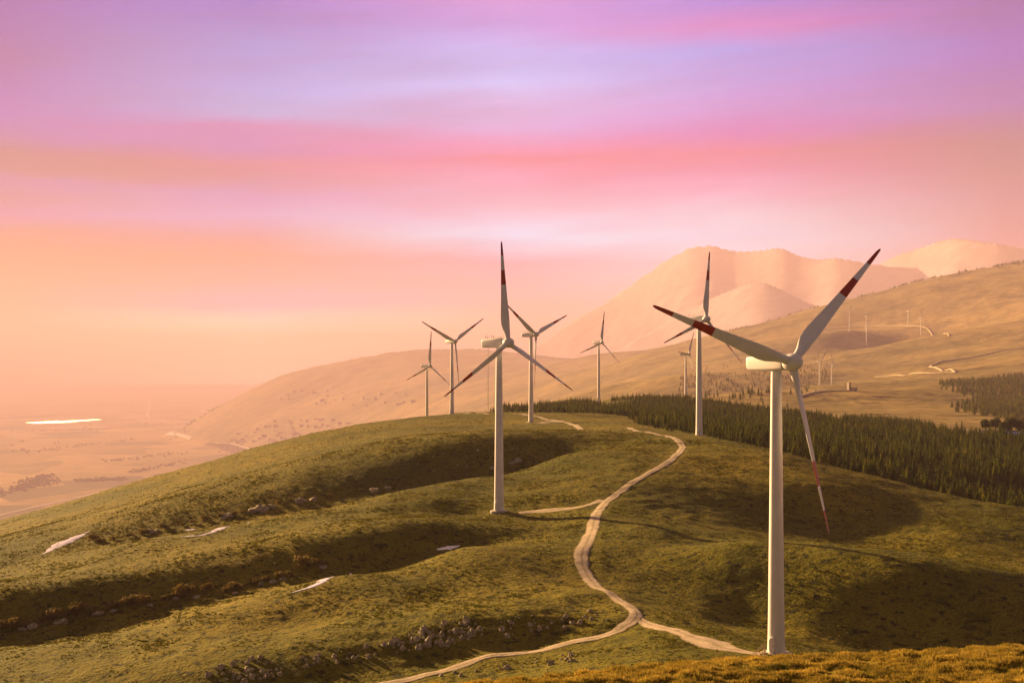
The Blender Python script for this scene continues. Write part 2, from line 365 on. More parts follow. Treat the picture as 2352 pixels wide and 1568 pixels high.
def mat_far():
    m, nt, b = new_mat('far_country'); p = pos(nt)
    big = noise(nt, p, .0006, 6, .6); mid = noise(nt, p, .004, 5, .65); fine = noise(nt, p, .026, 3, .6)
    c = ramp(nt, big, [(.36, (.15, .130, .05)), (.5, (.225, .178, .068)), (.64, (.30, .225, .09))])  # dry grass, lightened so its colour carries part of the distance haze
    c = mixc(nt, .9, c, ramp(nt, mid, [(.36, (.60, .64, .6)), (.5, (1, 1, 1)), (.64, (1.25, 1.2, 1.15))]), 'MULTIPLY')
    c = mixc(nt, .7, c, ramp(nt, fine, [(.32, (.55, .6, .55)), (.5, (1, 1, 1)), (.68, (1.25, 1.2, 1.15))]), 'MULTIPLY')
    # patchwork of fields on the plain
    vo = nd(nt, 'ShaderNodeTexVoronoi'); vo.inputs['Scale'].default_value = .0017; nt.links.new(scaled(nt, p, (1, .62, 1)), vo.inputs['Vector'])
    fieldc = ramp(nt, vo.outputs['Color'], [(.15, (.05, .058, .016)), (.4, (.15, .115, .032)), (.6, (.24, .18, .07)), (.85, (.10, .088, .022))])
    fieldc = mixc(nt, 1.0, fieldc, (2.0, 1.85, 1.75), 'MULTIPLY'); fieldc = mixc(nt, .6, fieldc, ramp(nt, mid, [(.36, (.5, .5, .5)), (.64, (1.3, 1.3, 1.3))]), 'MULTIPLY')  # field colours brightened, painting in haze the thin air lacks
    sep = nd(nt, 'ShaderNodeSeparateXYZ'); nt.links.new(p, sep.inputs[0])
    flatm = nd(nt, 'ShaderNodeMapRange'); nt.links.new(sep.outputs['Z'], flatm.inputs[0])
    for i, v in ((1, -800), (2, -868), (3, 0), (4, 1)): flatm.inputs[i].default_value = v
    c = mixc(nt, flatm.outputs[0], c, fieldc)
    ra = nd(nt, 'ShaderNodeAttribute'); ra.attribute_name = 'hazed_rock'
    hazed_rockc = mixc(nt, .8, ramp(nt, mid, [(.36, (.27, .245, .275)), (.5, (.34, .31, .345)), (.64, (.42, .38, .41))]), ramp(nt, big, [(.4, (.92, .92, .92)), (.6, (1.06, 1.06, 1.06))]), 'MULTIPLY')  # pale low-contrast rock, some of the mountains' haze painted into it
    c = mixc(nt, ra.outputs['Fac'], c, hazed_rockc)
    nt.links.new(c, b.inputs['Base Color']); b.inputs['Roughness'].default_value = .95; b.inputs['Specular IOR Level'].default_value = .03
    bump(nt, b, mathn(nt, 'ADD', mid, mathn(nt, 'MULTIPLY', fine, .4)), 14.0, .8)
    return m
def mat_dirt():
    m, nt, b = new_mat('pale_dirt'); p = pos(nt)
    n1 = noise(nt, p, .35, 5, .65); n2 = noise(nt, p, 2.2, 3, .6)
    c = ramp(nt, n1, [(.3, (.40, .33, .23)), (.5, (.52, .44, .31)), (.7, (.62, .53, .39))])
    c = mixc(nt, .5, c, ramp(nt, n2, [(.35, (.6, .6, .58)), (.6, (1.1, 1.1, 1.1))]), 'MULTIPLY')
    # wheel ruts either side of a thin grassy middle, grass creeping in at the verges
    ac = nd(nt, 'ShaderNodeAttribute'); ac.attribute_name = 'across'
    wob = mathn(nt, 'ADD', ac.outputs['Fac'], mathn(nt, 'MULTIPLY', mathn(nt, 'SUBTRACT', noise(nt, p, .8, 4, .7), .5), .55))
    g = ramp(nt, wob, [(.02, (.42, .42, .42)), (.20, (.10, .10, .10)), (.34, (0, 0, 0)), (.72, (0, 0, 0)), (.92, (.55, .55, .55)), (1.0, (1, 1, 1))])
    c = mixc(nt, g, c, (.125, .108, .022))
    nt.links.new(c, b.inputs['Base Color']); b.inputs['Roughness'].default_value = .95; b.inputs['Specular IOR Level'].default_value = .05
    bump(nt, b, mathn(nt, 'ADD', n2, mathn(nt, 'MULTIPLY', g, .6)), .12, .8); return m
def mat_simple(name, col, rough=.6, var=.15, scale=1.0, bdist=0, metallic=0, spec=.25, coord='Object'):
    m, nt, b = new_mat(name)
    p = nt.nodes.new('ShaderNodeTexCoord').outputs[coord]
    n = noise(nt, p, scale, 5, .6)
    lo = tuple(c * (1 - var) for c in col); hi = tuple(min(1, c * (1 + var)) for c in col)
    c = ramp(nt, n, [(.3, lo), (.7, hi)])
    nt.links.new(c, b.inputs['Base Color']); b.inputs['Roughness'].default_value = rough; b.inputs['Metallic'].default_value = metallic
    b.inputs['Specular IOR Level'].default_value = spec
    if bdist: bump(nt, b, n, bdist, .8)
    return m
def mat_leaf(name, cols, scale=.12, trans=.25):
    m, nt, b = new_mat(name); p = nt.nodes.new('ShaderNodeNewGeometry').outputs['Position']
    n = noise(nt, p, scale, 3, .6); f = noise(nt, p, 1.6, 2, .6)
    c = ramp(nt, n, [(.34, cols[0]), (.5, cols[1]), (.66, cols[2])])
    c = mixc(nt, .7, c, ramp(nt, f, [(.3, (.55, .55, .5)), (.7, (1.35, 1.3, 1.2))]), 'MULTIPLY')
    oi = nt.nodes.new('ShaderNodeObjectInfo')
    c = mixc(nt, .5, c, ramp(nt, oi.outputs['Random'], [(0, (.75, .8, .7)), (1, (1.25, 1.2, 1.1))]), 'MULTIPLY')
    nt.links.new(c, b.inputs['Base Color']); b.inputs['Roughness'].default_value = .8; b.inputs['Specular IOR Level'].default_value = .1
    if trans:
        t = nd(nt, 'ShaderNodeBsdfTranslucent'); nt.links.new(c, t.inputs['Color'])
        mx = nd(nt, 'ShaderNodeMixShader'); mx.inputs[0].default_value = trans
        nt.links.new(b.outputs[0], mx.inputs[1]); nt.links.new(t.outputs[0], mx.inputs[2])
        nt.links.new(mx.outputs[0], nt.nodes['Material Output'].inputs['Surface'])
    return m

M = {}
M['turf'] = mat_turf(); M['far'] = mat_far(); M['dirt'] = mat_dirt()
M['white'] = mat_simple('white_paint', (.70, .70, .69), .45, .06, .35, spec=.3)
M['red'] = mat_simple('red_paint', (.36, .030, .012), .42, .1, .6, spec=.4)
M['dark'] = mat_simple('dark_metal', (.05, .05, .05), .5, .2, 3)
M['seam'] = mat_simple('grey_seal', (.22, .22, .22), .6, .2, 3)
M['steel'] = mat_simple('galvanised_steel', (.42, .40, .37), .45, .2, 2, metallic=.6)
M['rock'] = mat_simple('limestone', (.30, .265, .19), .9, .5, 1.6, .12, spec=.1)
M['snow'] = mat_simple('snow', (.95, .94, .95), .16, .03, .8, .02, spec=1.0)
M['wood'] = mat_simple('weathered_wood', (.42, .32, .20), .8, .3, 4, spec=.1)
M['bark'] = mat_simple('bark', (.075, .055, .035), .9, .3, 4, .02, spec=.05)
M['needle'] = mat_leaf('conifer_needles', [(.055, .080, .006), (.135, .170, .011), (.26, .255, .020)], .13, .62)
M['oak'] = mat_leaf('broad_leaves', [(.034, .044, .007), (.05, .058, .009), (.072, .075, .012)], .2, .3)
M['shrub'] = mat_leaf('shrub_twigs', [(.12, .095, .020), (.17, .125, .026), (.22, .155, .034)], .5, .3)
M['grass'] = mat_leaf('dry_grass', [(.18, .145, .024), (.31, .235, .040), (.46, .34, .065)], .45, .35)
M['tuft'] = mat_leaf('tussock_grass', [(.064, .072, .007), (.112, .110, .010), (.180, .152, .015)], .35, .3)
M['asphalt'] = mat_simple('pale_roadway', (.40, .36, .31), .9, .1, .02)
M['plaster'] = mat_simple('pale_plaster', (.36, .31, .25), .85, .3, .05)
M['tile'] = mat_simple('roof_tile', (.30, .16, .10), .85, .25, .1)
M['panel'] = mat_simple('glazed_panel', (.30, .30, .29), .55, .05, .05, metallic=.9, spec=.5)
M['concrete'] = mat_simple('concrete', (.38, .35, .31), .85, .2, .1)

# ------------------------------------------------------------------ ground sheets
def sheet(name, us, ls, Zg, m):
    UU, LL = np.meshgrid(us, ls); D = np.exp(LL)
    V = np.stack([(UU * D).ravel(), D.ravel(), Zg.ravel()], 1)
    nu, nl = len(us), len(ls); idx = np.arange(nu * nl).reshape(nl, nu)
    Fc = np.stack([idx[:-1, :-1].ravel(), idx[:-1, 1:].ravel(), idx[1:, 1:].ravel(), idx[1:, :-1].ravel()], 1)
    o = link(name, mesh_np(name, V, Fc, True, [m])); tag(o, kind='structure'); return o
sheet('ground', near_u, near_l, near_Z, M['turf'])
fh = sheet('far_hills', far_u, far_l, far_Z, M['far'])
at = fh.data.attributes.new('hazed_rock', 'FLOAT', 'POINT'); at.data.foreach_set('value', ROCK.ravel().astype(np.float32))

# ------------------------------------------------------------------ roads
def catmull(P, step):
    P = [np.array(p, float) for p in P]; P = [2 * P[0] - P[1]] + P + [2 * P[-1] - P[-2]]; out = []
    for i in range(1, len(P) - 2):
        n = max(2, int(np.linalg.norm(P[i + 1] - P[i]) / step))
        for k in range(n):
            t = k / n; a, b, c, d = P[i - 1:i + 3]
            out.append(.5 * (2 * b + (c - a) * t + (2 * a - 5 * b + 4 * c - d) * t * t + (-a + 3 * b - 3 * c + d) * t ** 3))
    out.append(P[-2]); return np.array(out)
def ribbon(name, plan, width, m, lift=.10, step=1.5, ragged=.35, rows=9, seed=0, taper=0):
    C = catmull(plan, step); T = np.gradient(C, axis=0); T /= np.linalg.norm(T, axis=1)[:, None] + 1e-9
    N = np.stack([-T[:, 1], T[:, 0]], 1); n = len(C); s = np.cumsum(np.r_[0, np.linalg.norm(np.diff(C, axis=0), axis=1)])
    w = np.interp(s, np.linspace(0, s[-1], len(width)), width) if hasattr(width, '__len__') else np.full(n, width)
    sc = np.mean(w)
    wl = w / 2 * (1 + ragged * fbm(s / (2.2 * sc), s * 0 + 3.3, 3, seed)); wr = w / 2 * (1 + ragged * fbm(s / (2.2 * sc), s * 0 + 9.1, 3, seed + 50))
    q = np.linspace(0, 1, rows); off = -wl[:, None] + (wl + wr)[:, None] * q
    XY = C[:, None] + N[:, None] * off[..., None]
    z = ground(XY[..., 0].ravel(), XY[..., 1].ravel()).reshape(n, rows)
    z = z + lift * (1 - (np.abs(q - .5) * 2) ** 6 * .8)
    V = np.concatenate([XY.reshape(-1, 2), z.reshape(-1, 1)], 1)
    idx = np.arange(n * rows).reshape(n, rows)
    Fc = np.stack([idx[:-1, :-1].ravel(), idx[:-1, 1:].ravel(), idx[1:, 1:].ravel(), idx[1:, :-1].ravel()], 1)
    # face up
    a, b_, c_ = V[Fc[0, 0]], V[Fc[0, 1]], V[Fc[0, 2]]
    if np.cross(b_ - a, c_ - a)[2] < 0: Fc = Fc[:, ::-1]
    o = link(name, mesh_np(name, V, Fc, True, [m])); tag(o, kind='structure')
    at = o.data.attributes.new('across', 'FLOAT', 'POINT'); at.data.foreach_set('value', np.tile(np.abs(q - .5) * 2, n).astype(np.float32)); return o
def H(pts, dmin=120, dmax=1e9): return [hit(px, py, dmin, dmax)[:2] for px, py in pts]
main_track = [(1440, 985, 660), (1462, 990, 600), (1487, 993.5, 562), (1530, 1001, 540), (1556, 1011, 515), (1567, 1026, 498), (1553, 1047, 472), (1510, 1076, 442), (1445, 1113, 414), (1392, 1150, 390), (1370, 1182, 370), (1353, 1233, 341),
              (1337, 1268, 322), (1338, 1292, 311), (1364, 1330, 296), (1402, 1363, 281), (1444, 1394, 266), (1461, 1414, 258), (1446, 1436, 252.5), (1400, 1451, 249), (1300, 1475, 246), (1200, 1495, 243.5), (1100, 1516, 240.5), (1000, 1541, 237), (900, 1567, 234), (780, 1600, 231), (600, 1650, 226)]
def PD(L): return [((px - CX) / F * d, d) for px, py, d in L]
ribbon('dirt_track', PD(main_track), [2.7, 2.7, 2.8, 2.8, 2.7, 2.6, 2.9, 3.6, 2.8, 2.6, 2.6], M['dirt'], .14, 1.0, .22, 11, 1)
ribbon('dirt_track', H([(1178, 950), (1205, 952), (1240, 958), (1290, 968), (1325, 979), (1357, 991)], 560) , 3.2, M['dirt'], .15, 2, .2, 9, 2)
ribbon('dirt_track', H([(1045, 951), (1075, 949), (1100, 948.5), (1122, 951)], 700), 4.0, M['dirt'], .18, 2, .2, 9, 3)
ribbon('dirt_track', H([(1192, 1178), (1240, 1174), (1290, 1170), (1340, 1162), (1386, 1149)], 300), [2.5, 4.6, 3.6, 2.4, 2.6], M['dirt'], .12, 1.2, .4, 9, 4)
ribbon('dirt_track', PD([(1462, 1418, 256), (1500, 1432, 250), (1550, 1450, 243), (1600, 1466, 236), (1650, 1481, 230), (1705, 1493, 226), (1765, 1499, 223.5)]), [2.8, 3.0, 3.4, 4.4, 7, 6, 4], M['dirt'], .10, 1.0, .55, 11, 5)
ribbon('dirt_track', H([(1235, 972), (1262, 968), (1290, 968)], 600), [4, 11, 9], M['dirt'], .10, 2, .5, 9, 6)
ribbon('far_track', H([(2195, 856), (2160, 850), (2136, 843), (2150, 836), (2164, 830), (2230, 822), (2290, 808), (2352, 800), (2420, 792)], 1900), 8, M['dirt'], 3.0, 18, .2, 5, 7)
ribbon('far_track', H([(2010, 867), (2060, 862), (2120, 857), (2195, 856)], 1900), 5, M['dirt'], 2.5, 18, .3, 5, 8)
ribbon('far_track', H([(1835, 912), (1862, 904), (1900, 899), (1955, 898)], 1900), 6, M['dirt'], 2.0, 18, .3, 5, 9)
ribbon('far_track', H([(1840, 760), (1900, 757), (1952, 753), (2010, 750), (2086, 749), (2140, 768), (2180, 772)], 2500), 7, M['dirt'], 3.0, 22, .3, 5, 10)
def plain_pt(px, py): d = -PLAIN_Z * F / (py - HY); return ((px - CX) / F * d, d)
PL = lambda L: [plain_pt(*p) for p in L]
ribbon('motorway', PL([(397, 990), (385, 997), (389, 1002), (402, 1008), (440, 1018)]), 62, M['asphalt'], 10, 70, .02, 5, 11)
ribbon('motorway', PL([(517, 966), (508, 958), (490, 953), (467, 945), (466, 940), (476, 934), (505, 924), (508, 919), (482, 911)]), 76, M['asphalt'], 8, 100, .02, 5, 12)
ribbon('country_road', PL([(-20, 1187), (66, 1167), (153, 1147), (195, 1138), (275, 1119), (330, 1102)]), 36, M['asphalt'], 4, 50, .05, 5, 13)
ribbon('country_road', PL([(430, 970), (370, 964), (340, 957), (343, 935), (347, 912)]), 60, M['asphalt'], 7, 100, .05, 5, 14)

# ------------------------------------------------------------------ wind turbines
HUB_R = 28.1
def blade_mesh():
    mb = MB(); rings = []; mis = []
    st = [0.95, 1.25, 1.32, 1.9, 2.8, 3.8, 4.8, 6.0, 7.5, 9.5, 12, 14.5, 16.1, 16.12, 18, 20.2, 20.22, 22.2, 24.2, 24.22, 26, 27.2, 27.8, 28.05, 28.12]
    for r in st:
        ch = np.interp(r, [0, 1.9, 2.8, 3.8, 4.8, 6.0, 7.5, 12, 20, 26, 27.5, 28.0, 28.12], [1.40, 1.42, 1.62, 1.98, 2.28, 2.42, 2.38, 1.86, 1.12, .64, .50, .32, .10])
        th = np.interp(r, [0, 1.9, 3.8, 6, 9.5, 16, 24, 28.12], [1.40, 1.38, .95, .62, .42, .24, .11, .02])
        k = float(np.interp(r, [1.9, 4.8], [0, 1])); k = k * k * (3 - 2 * k)
        tw = math.radians(np.interp(r, [0, 3, 8, 16, 28], [12, 12, 8, 5, 4]) + 23)
        ring = []; n = 20
        for j in range(n):
            a = 2 * math.pi * j / n
            cx, cy = math.cos(a), math.sin(a)
            # aerofoil: leading edge at +x, pitch axis a third of the chord behind it
            xs = (cx * .5 - .17 * k) * ch
            tt = th * .5 * cy * ((1 - k) + k * (.42 + .58 * math.sqrt(max(0, (cx + 1) / 2)) * (1.25 - .45 * max(0, cx))))
            ys = tt + k * .03 * ch * (1 - cx * cx)
            ring.append((xs * math.cos(tw) + ys * math.sin(tw), -xs * math.sin(tw) + ys * math.cos(tw), r))
        rings.append(list(reversed(ring)))
    for i in range(len(st) - 1):
        r = (st[i] + st[i + 1]) / 2
        mis.append(2 if 1.25 < r < 1.32 else 1 if (16.11 < r < 20.21 or r > 24.21) else 0)
    mb.rings(rings, mis=mis)
    mb.f[-2:] = [tuple(reversed(f)) for f in mb.f[-2:]]
    mb.f = [tuple(reversed(f)) for f in mb.f]
    return mb.mesh('blade', [M['white'], M['red'], M['seam']], True, 50)

def make_turbine(H_):
    root = empty('wind_turbine')
    t = MB()
    t.lathe([(1.52, -2.0), (1.50, 0), (1.42, 1.0), (1.36, 2.6), (1.30, 6), (1.14, H_ * .42), (1.135, H_ * .42 + .05), (1.0, H_ * .7), (.995, H_ * .7 + .05), (.84, H_ - 1.25)], 40)
    tower = t.build('tower', M['white'], root)
    fm = MB(); fm.lathe([(2.5, -2.0), (2.5, .12), (2.35, .22), (1.6, .30)], 40); fm.build('foundation', M['concrete'], root)
    dm = MB(); ang = math.radians(203)      # service door, seen edge-on at the left of the tower foot
    R = Matrix.Rotation(ang, 4, 'Z')
    prof = []
    for k in range(28):
        a = 2 * math.pi * k / 28; cx, cy = math.cos(a), math.sin(a)
        prof.append((.50 * math.copysign(abs(cx) ** .55, cx), 1.55 + 1.25 * math.copysign(abs(cy) ** .45, cy)))
    dm.rings([[R @ Vector((1.30, y, z)) for y, z in prof], [R @ Vector((1.66, y, z)) for y, z in prof], [R @ Vector((1.72, y * .9, 1.55 + (z - 1.55) * .96)) for y, z in prof]])
    door = dm.build('door', M['white'], tower)
    hm = MB(); hm.tube(R @ Vector((1.72, .28, 1.5)), R @ Vector((1.80, .28, 1.5)), .04); hm.tube(R @ Vector((1.79, .28, 1.35)), R @ Vector((1.79, .28, 1.65)), .03)
    hm.build('handle', M['dark'], door)
    # nacelle
    n = MB(); secs = [(-2.15, 1.02, -1.2, 1.22), (-1.6, 1.10, -1.27, 1.32), (-.4, 1.16, -1.30, 1.40), (1.5, 1.16, -1.32, 1.30), (4.2, 1.10, -1.33, 1.12), (5.9, 1.03, -1.30, .99), (6.2, 1.01, -1.24, .97), (6.3, .95, -1.15, .92)]
    rings = []
    for (y, w, z0, z1) in secs:
        ring = []
        for k in range(28):
            a = 2 * math.pi * k / 28; cx, cy = math.cos(a), math.sin(a); e = .32
            ring.append((w * math.copysign(abs(cx) ** e, cx), y + (.0 if y < 5 else -.45 * max(0, -cy) ** 1.0), H_ + (z0 + z1) / 2 + (z1 - z0) / 2 * math.copysign(abs(cy) ** e, cy)))
        rings.append(ring)
    n.rings(rings)
    nac = n.build('nacelle', M['white'], root, angle=40)
    c = MB(); c.lathe([(1.02, -2.6), (1.02, -2.1)], 32, 'Y'); c.v = [(x, y, z + H_) for x, y, z in c.v]
    c.build('shaft_collar', M['dark'], nac)
    hz = MB()
    hz.box((0, 1.0, H_ + 1.36), (1.1, 1.6, .09)); hz.box((0, -.6, H_ + 1.42), (.9, .7, .10))
    hz.build('roof_hatch', M['white'], nac, smooth=False)
    rl = MB()
    for sx in (-.62, .62):
        rl.tube((sx, -1.2, H_ + 1.62), (sx, .2, H_ + 1.60), .025, n=6)
        for yy in (-1.2, -.5, .2): rl.tube((sx, yy, H_ + 1.30), (sx, yy, H_ + 1.62), .022, n=6)
    rl.build('roof_rail', M['dark'], nac)
    for yy, s in ((4.9, 1), (3.4, -1)):
        v = MB(); v.tube((.25, yy, H_ + .95), (.25, yy, H_ + 2.25), .045, n=6); v.tube((.25, yy, H_ + 1.35), (.25, yy + .75 * s, H_ + 1.45), .028, n=6)
        v.tube((.25, yy + .75 * s, H_ + 1.42), (.25, yy + .85 * s, H_ + 1.75), .03, n=6)
        v.box((.25, yy + .88 * s, H_ + 1.85), (.12, .22, .34)); v.build('wind_vane', M['dark'], nac)
    # rotor, shaft tipped up four degrees
    Mh = Matrix.Translation((0, -3.7, H_)) @ Matrix.Rotation(math.radians(-4), 4, 'X')
    h = MB(); h.lathe([(1.06, 1.22), (1.24, .95), (1.36, .45), (1.40, -.1), (1.36, -.6), (1.20, -1.1), (.96, -1.5), (.62, -1.82), (.28, -1.98), (.04, -2.02)], 36, 'Y')
    for k in range(3):
        a = k * 2 * math.pi / 3; d = Vector((math.sin(a), 0, math.cos(a)))
    hub = h.build('hub', M['white'], root); hub.matrix_local = Mh
    return root, Mh

BL = blade_mesh()
turb_cache = {}
def rotor_sockets(): pass
def place_turbine(px_hub, py_hub, d, psi, phi0, label, base=None, group='wind turbines on the near ridge', sc=1.0):
    """psi: how far the rotor is turned away from the viewer, phi0: clock angle of one blade"""
    u = (px_hub - CX) / F
    alpha = math.atan(u); rz = math.radians(psi) - alpha
    # tower stands 3.7 m behind the hub along the shaft
    hx, hy, hz_ = u * d, d, zz(py_hub, d)
    tx = hx - 3.7 * sc * math.sin(rz); ty = hy + 3.7 * sc * math.cos(rz)
    g = gz(tx, ty)
    Hh = (hz_ - g) / sc
    key = round(Hh)
    root, Mh = make_turbine(Hh)
    root.location = (tx, ty, g); root.rotation_euler = (0, 0, rz); root.scale = (sc, sc, sc)
    for k in range(3):
        b = link('blade', BL, root)
        b.matrix_local = Mh @ Matrix.Rotation(math.radians(phi0 + 120 * k), 4, 'Y')
    tag(root, label, 'wind turbine', group)
    TURB.append((px_hub, Hh, g))
    return root
TURB = []
place_turbine(1819, 832, 223, 42, 47.5, 'largest white wind turbine at the right, its foot at the golden grass brow')
place_turbine(1167, 787, 389, 43, -1.2, 'second tallest white wind turbine, beside the short side track, one blade straight up')
place_turbine(1622, 733, 568, 50, 9.4, 'white wind turbine at the plantation corner, crossed by the largest turbine\'s blade')
place_turbine(1231, 768, 762, 46, -53.5, 'white wind turbine on the knoll beside the upper track, blades raised in a V')
place_turbine(1045.3, 784, 912, 34, -63.5, 'white wind turbine on the skyline with a wide V of blades')
place_turbine(1382.2, 786.5, 1230, 45, 10.8, 'white wind turbine on the low wooded hump, trees either side of its foot')
place_turbine(987.7, 840.4, 1128, 42, 6.5, 'leftmost white wind turbine, its foot hidden behind the grassy skyline')
place_turbine(1583, 813.5, 1430, 67, 35, 'small white wind turbine behind the conifer strip, seen almost edge-on')
for hx, hy, d, psi, phi, lab in [(1886, 829, 2640, 48, 42, 'left of the two tiny pale turbines low on the far hillside'), (1914, 837, 2835, 60, -12, 'right of the two tiny pale turbines low on the far hillside'),
                       (1953.5, 717, 4290, 55, 8, 'tiny pale turbine highest and leftmost on the far slope'), (1992, 726, 4520, 50, 5, 'upper of two overlapping tiny turbines on the far slope'), (1992, 750.5, 4220, 40, 25, 'lower of two overlapping tiny turbines on the far slope'),
                       (2088, 714.5, 4470, 45, 15, 'tiny pale turbine on the far slope, left of the rightmost one'), (2117, 731, 4290, 50, 2, 'rightmost tiny pale wind turbine on the far slope')]:
    place_turbine(hx, hy, W(d), psi, phi, lab, group='far turbines on the hazy hillside', sc=W(d) / d)

# ------------------------------------------------------------------ vegetation
def rot_np(a):
    c, s = np.cos(a), np.sin(a); R = np.zeros((len(a), 3, 3)); R[:, 0, 0] = c; R[:, 0, 1] = -s; R[:, 1, 0] = s; R[:, 1, 1] = c; R[:, 2, 2] = 1; return R
def scatter_mesh(name, protos, P, sc, rz, mats, smooth=False):
    """many copies of small prototypes (verts, tris, matidx) joined to one mesh"""
    which = RNG.integers(0, len(protos), len(P)); VV, FF, MM = [], [], []; off = 0
    for k, (v, f, mi) in enumerate(protos):
        I = np.where(which == k)[0]
        if not len(I): continue
        W = np.einsum('nij,nvj->nvi', rot_np(rz[I]), v[None] * sc[I][:, None, :]) + P[I][:, None, :]
        VV.append(W.reshape(-1, 3)); FF.append((f[None] + (off + np.arange(len(I)) * len(v))[:, None, None]).reshape(-1, 3)); MM.append(np.tile(mi, len(I))); off += W.shape[0] * W.shape[1]
    return mesh_np(name, np.concatenate(VV), np.concatenate(FF), smooth, mats, np.concatenate(MM))

def conifer_parts(h, tiers, sprays, seed, full=.30):
    """crown verts/tris of a unit-built conifer h metres tall, plus trunk builder data"""
    r = random.Random(seed); V = []; T = []
    def tri(a, b, c): n = len(V); V.extend([a, b, c]); T.append((n, n + 1, n + 2))
    R0 = h * full * r.uniform(.55, .68)
    for i in range(tiers):
        f = i / (tiers - 1); z = h * (.10 + .88 * f ** .92); rad = R0 * (1 - f) ** .8 + .05 * h * (1 - f) + .02 * h
        k = max(4, int(sprays * (1 - .55 * f))); a0 = r.random() * 6.28
        for j in range(k):
            a = a0 + 6.283 * j / k + r.uniform(-.25, .25); L = rad * r.uniform(.62, 1.18); w = .62 * rad * r.uniform(.7, 1.2) + .015 * h
            dz = -L * r.uniform(.05, .45) + h * .012; ca, sa = math.cos(a), math.sin(a)
            tip = (ca * L, sa * L, z + dz); up = (ca * L * .12, sa * L * .12, z + h * .05)
            l = (ca * L * .55 - sa * w * .5, sa * L * .55 + ca * w * .5, z + dz * .75 - h * .008); q = (ca * L * .55 + sa * w * .5, sa * L * .55 - ca * w * .5, z + dz * .75 - h * .008)
            tri(up, l, tip); tri(up, tip, q)
    n0 = len(V)            # spire
    for j in range(4):
        a = j * 1.5708; tri((0, 0, h * 1.02), (math.cos(a) * .03 * h, math.sin(a) * .03 * h, h * .86), (math.cos(a + 1.57) * .03 * h, math.sin(a + 1.57) * .03 * h, h * .86))
    # dark inner mass
    m = 7
    for j in range(m):
        a, b = 6.283 * j / m, 6.283 * (j + 1) / m; rr = R0 * .55
        tri((0, 0, h * .93), (math.cos(a) * rr, math.sin(a) * rr, h * .14), (math.cos(b) * rr, math.sin(b) * rr, h * .14))
    return np.array(V), np.array(T)
def trunk_mesh(h, r0=.13):
    mb = MB(); mb.tube((0, 0, -.4), (0, 0, h * .55), r0, r0 * .45, 7); mb.tube((0, 0, h * .55), (0, 0, h * .96), r0 * .45, .02, 6); return mb.mesh('trunk', [M['bark']], True)

def inpoly(px, ly, poly):
    x, y = np.asarray(px), np.asarray(ly); inside = np.zeros(len(x), bool); n = len(poly)
    for i in range(n):
        x1, y1 = poly[i]; x2, y2 = poly[(i + 1) % n]
        c = ((y1 > y) != (y2 > y)) & (x < (x2 - x1) * (y - y1) / (y2 - y1 + 1e-12) + x1); inside ^= c
    return inside
def sample_poly(poly, spacing, edge_noise=0, seed=0):
    """jittered grid points of a plan area given by (bearing px, distance)"""
    PX = np.array([p[0] for p in poly]); DD = np.array([p[1] for p in poly])
    X = (PX - CX) / F * DD; x0, x1, y0, y1 = X.min(), X.max(), DD.min(), DD.max()
    gx, gy = np.meshgrid(np.arange(x0, x1, spacing), np.arange(y0, y1, spacing))
    gx = gx.ravel() + RNG.uniform(-.45, .45, gx.size) * spacing; gy = gy.ravel() + RNG.uniform(-.45, .45, gy.size) * spacing
    ex = gx + edge_noise * fbm(gx / 22, gy / 22, 3, 101 + seed); ey = gy + edge_noise * fbm(gx / 22, gy / 22, 3, 131 + seed)
    k = inpoly(ex, ey, list(zip(X, DD))) & (gy > 60); return gx[k], gy[k]

plantation = [(1448, 800), (1470, 720), (1520, 660), (1585, 610), (1622, 572), (1700, 545), (1800, 520), (1900, 506), (2000, 488), (2100, 476), (2200, 466), (2352, 456), (2700, 446), (2900, 520), (2800, 900), (2420, 905), (2352, 890), (2230, 880), (2150, 905),
              (2050, 905), (1950, 950), (1850, 955), (1780, 935), (1700, 960), (1600, 930), (1500, 900)]
strip = [(1112, 1010), (1180, 985), (1260, 950), (1340, 900), (1420, 850), (1500, 880), (1560, 960), (1640, 1020), (1790, 1030), (1905, 1040), (1912, 1110), (1800, 1200), (1650, 1260), (1500, 1290), (1410, 1300), (1400, 1260), (1480, 1215), (1470, 1130), (1400, 1100), (1362, 1120), (1352, 1210), (1345, 1290), (1250, 1220), (1180, 1120)]
shelter = [(1925, 1075), (1990, 1050), (2060, 1035), (2140, 1060), (2140, 1120), (2050, 1180), (1960, 1160)]
TX, TY = [], []
for poly, sp_, sd_ in ((plantation, 3.5, 0), (strip, 3.5, 1), (shelter, 3.1, 2)):
    gx, gy = sample_poly(poly, sp_, 7, sd_); TX.append(gx); TY.append(gy)
TX, TY = np.concatenate(TX), np.concatenate(TY)
# rides and thin places
dens = fbm(TX / 45, TY / 30, 3, 151); thin = (TY > 820) & (RNG.random(len(TX)) < .16)
rows_ = np.abs(((TX * .35 + TY) / 42) % 1 - .5) < .45
keep = (dens > -.62) & ~thin & (rows_ | (RNG.random(len(TX)) < .3)) & (np.abs(TX / TY) < .42)
keep &= ~((np.abs(TX - (1377 - CX) / F * 1230) < 5) & (TY > 1080) & (TY < 1234))
TX, TY = TX[keep], TY[keep]; TZ = ground(TX, TY)
th = np.clip(.74 + .36 * fbm(TX / 34, TY / 34, 3, 161) + RNG.normal(0, .20, len(TX)), .34, 1.5)
th = np.where(TY > 930, th * .86, th)
tw = th * RNG.uniform(.95, 1.4, len(TX)); TS = np.stack([tw, tw, th], 1); TR = RNG.random(len(TX)) * 6.283
BASE_H = 6.5
near_protos = []
for k in range(5):
    V, T = conifer_parts(BASE_H, 15, 11, 200 + k); near_protos.append((mesh_np('crown', V, T, False, [M['needle']]), trunk_mesh(BASE_H)))
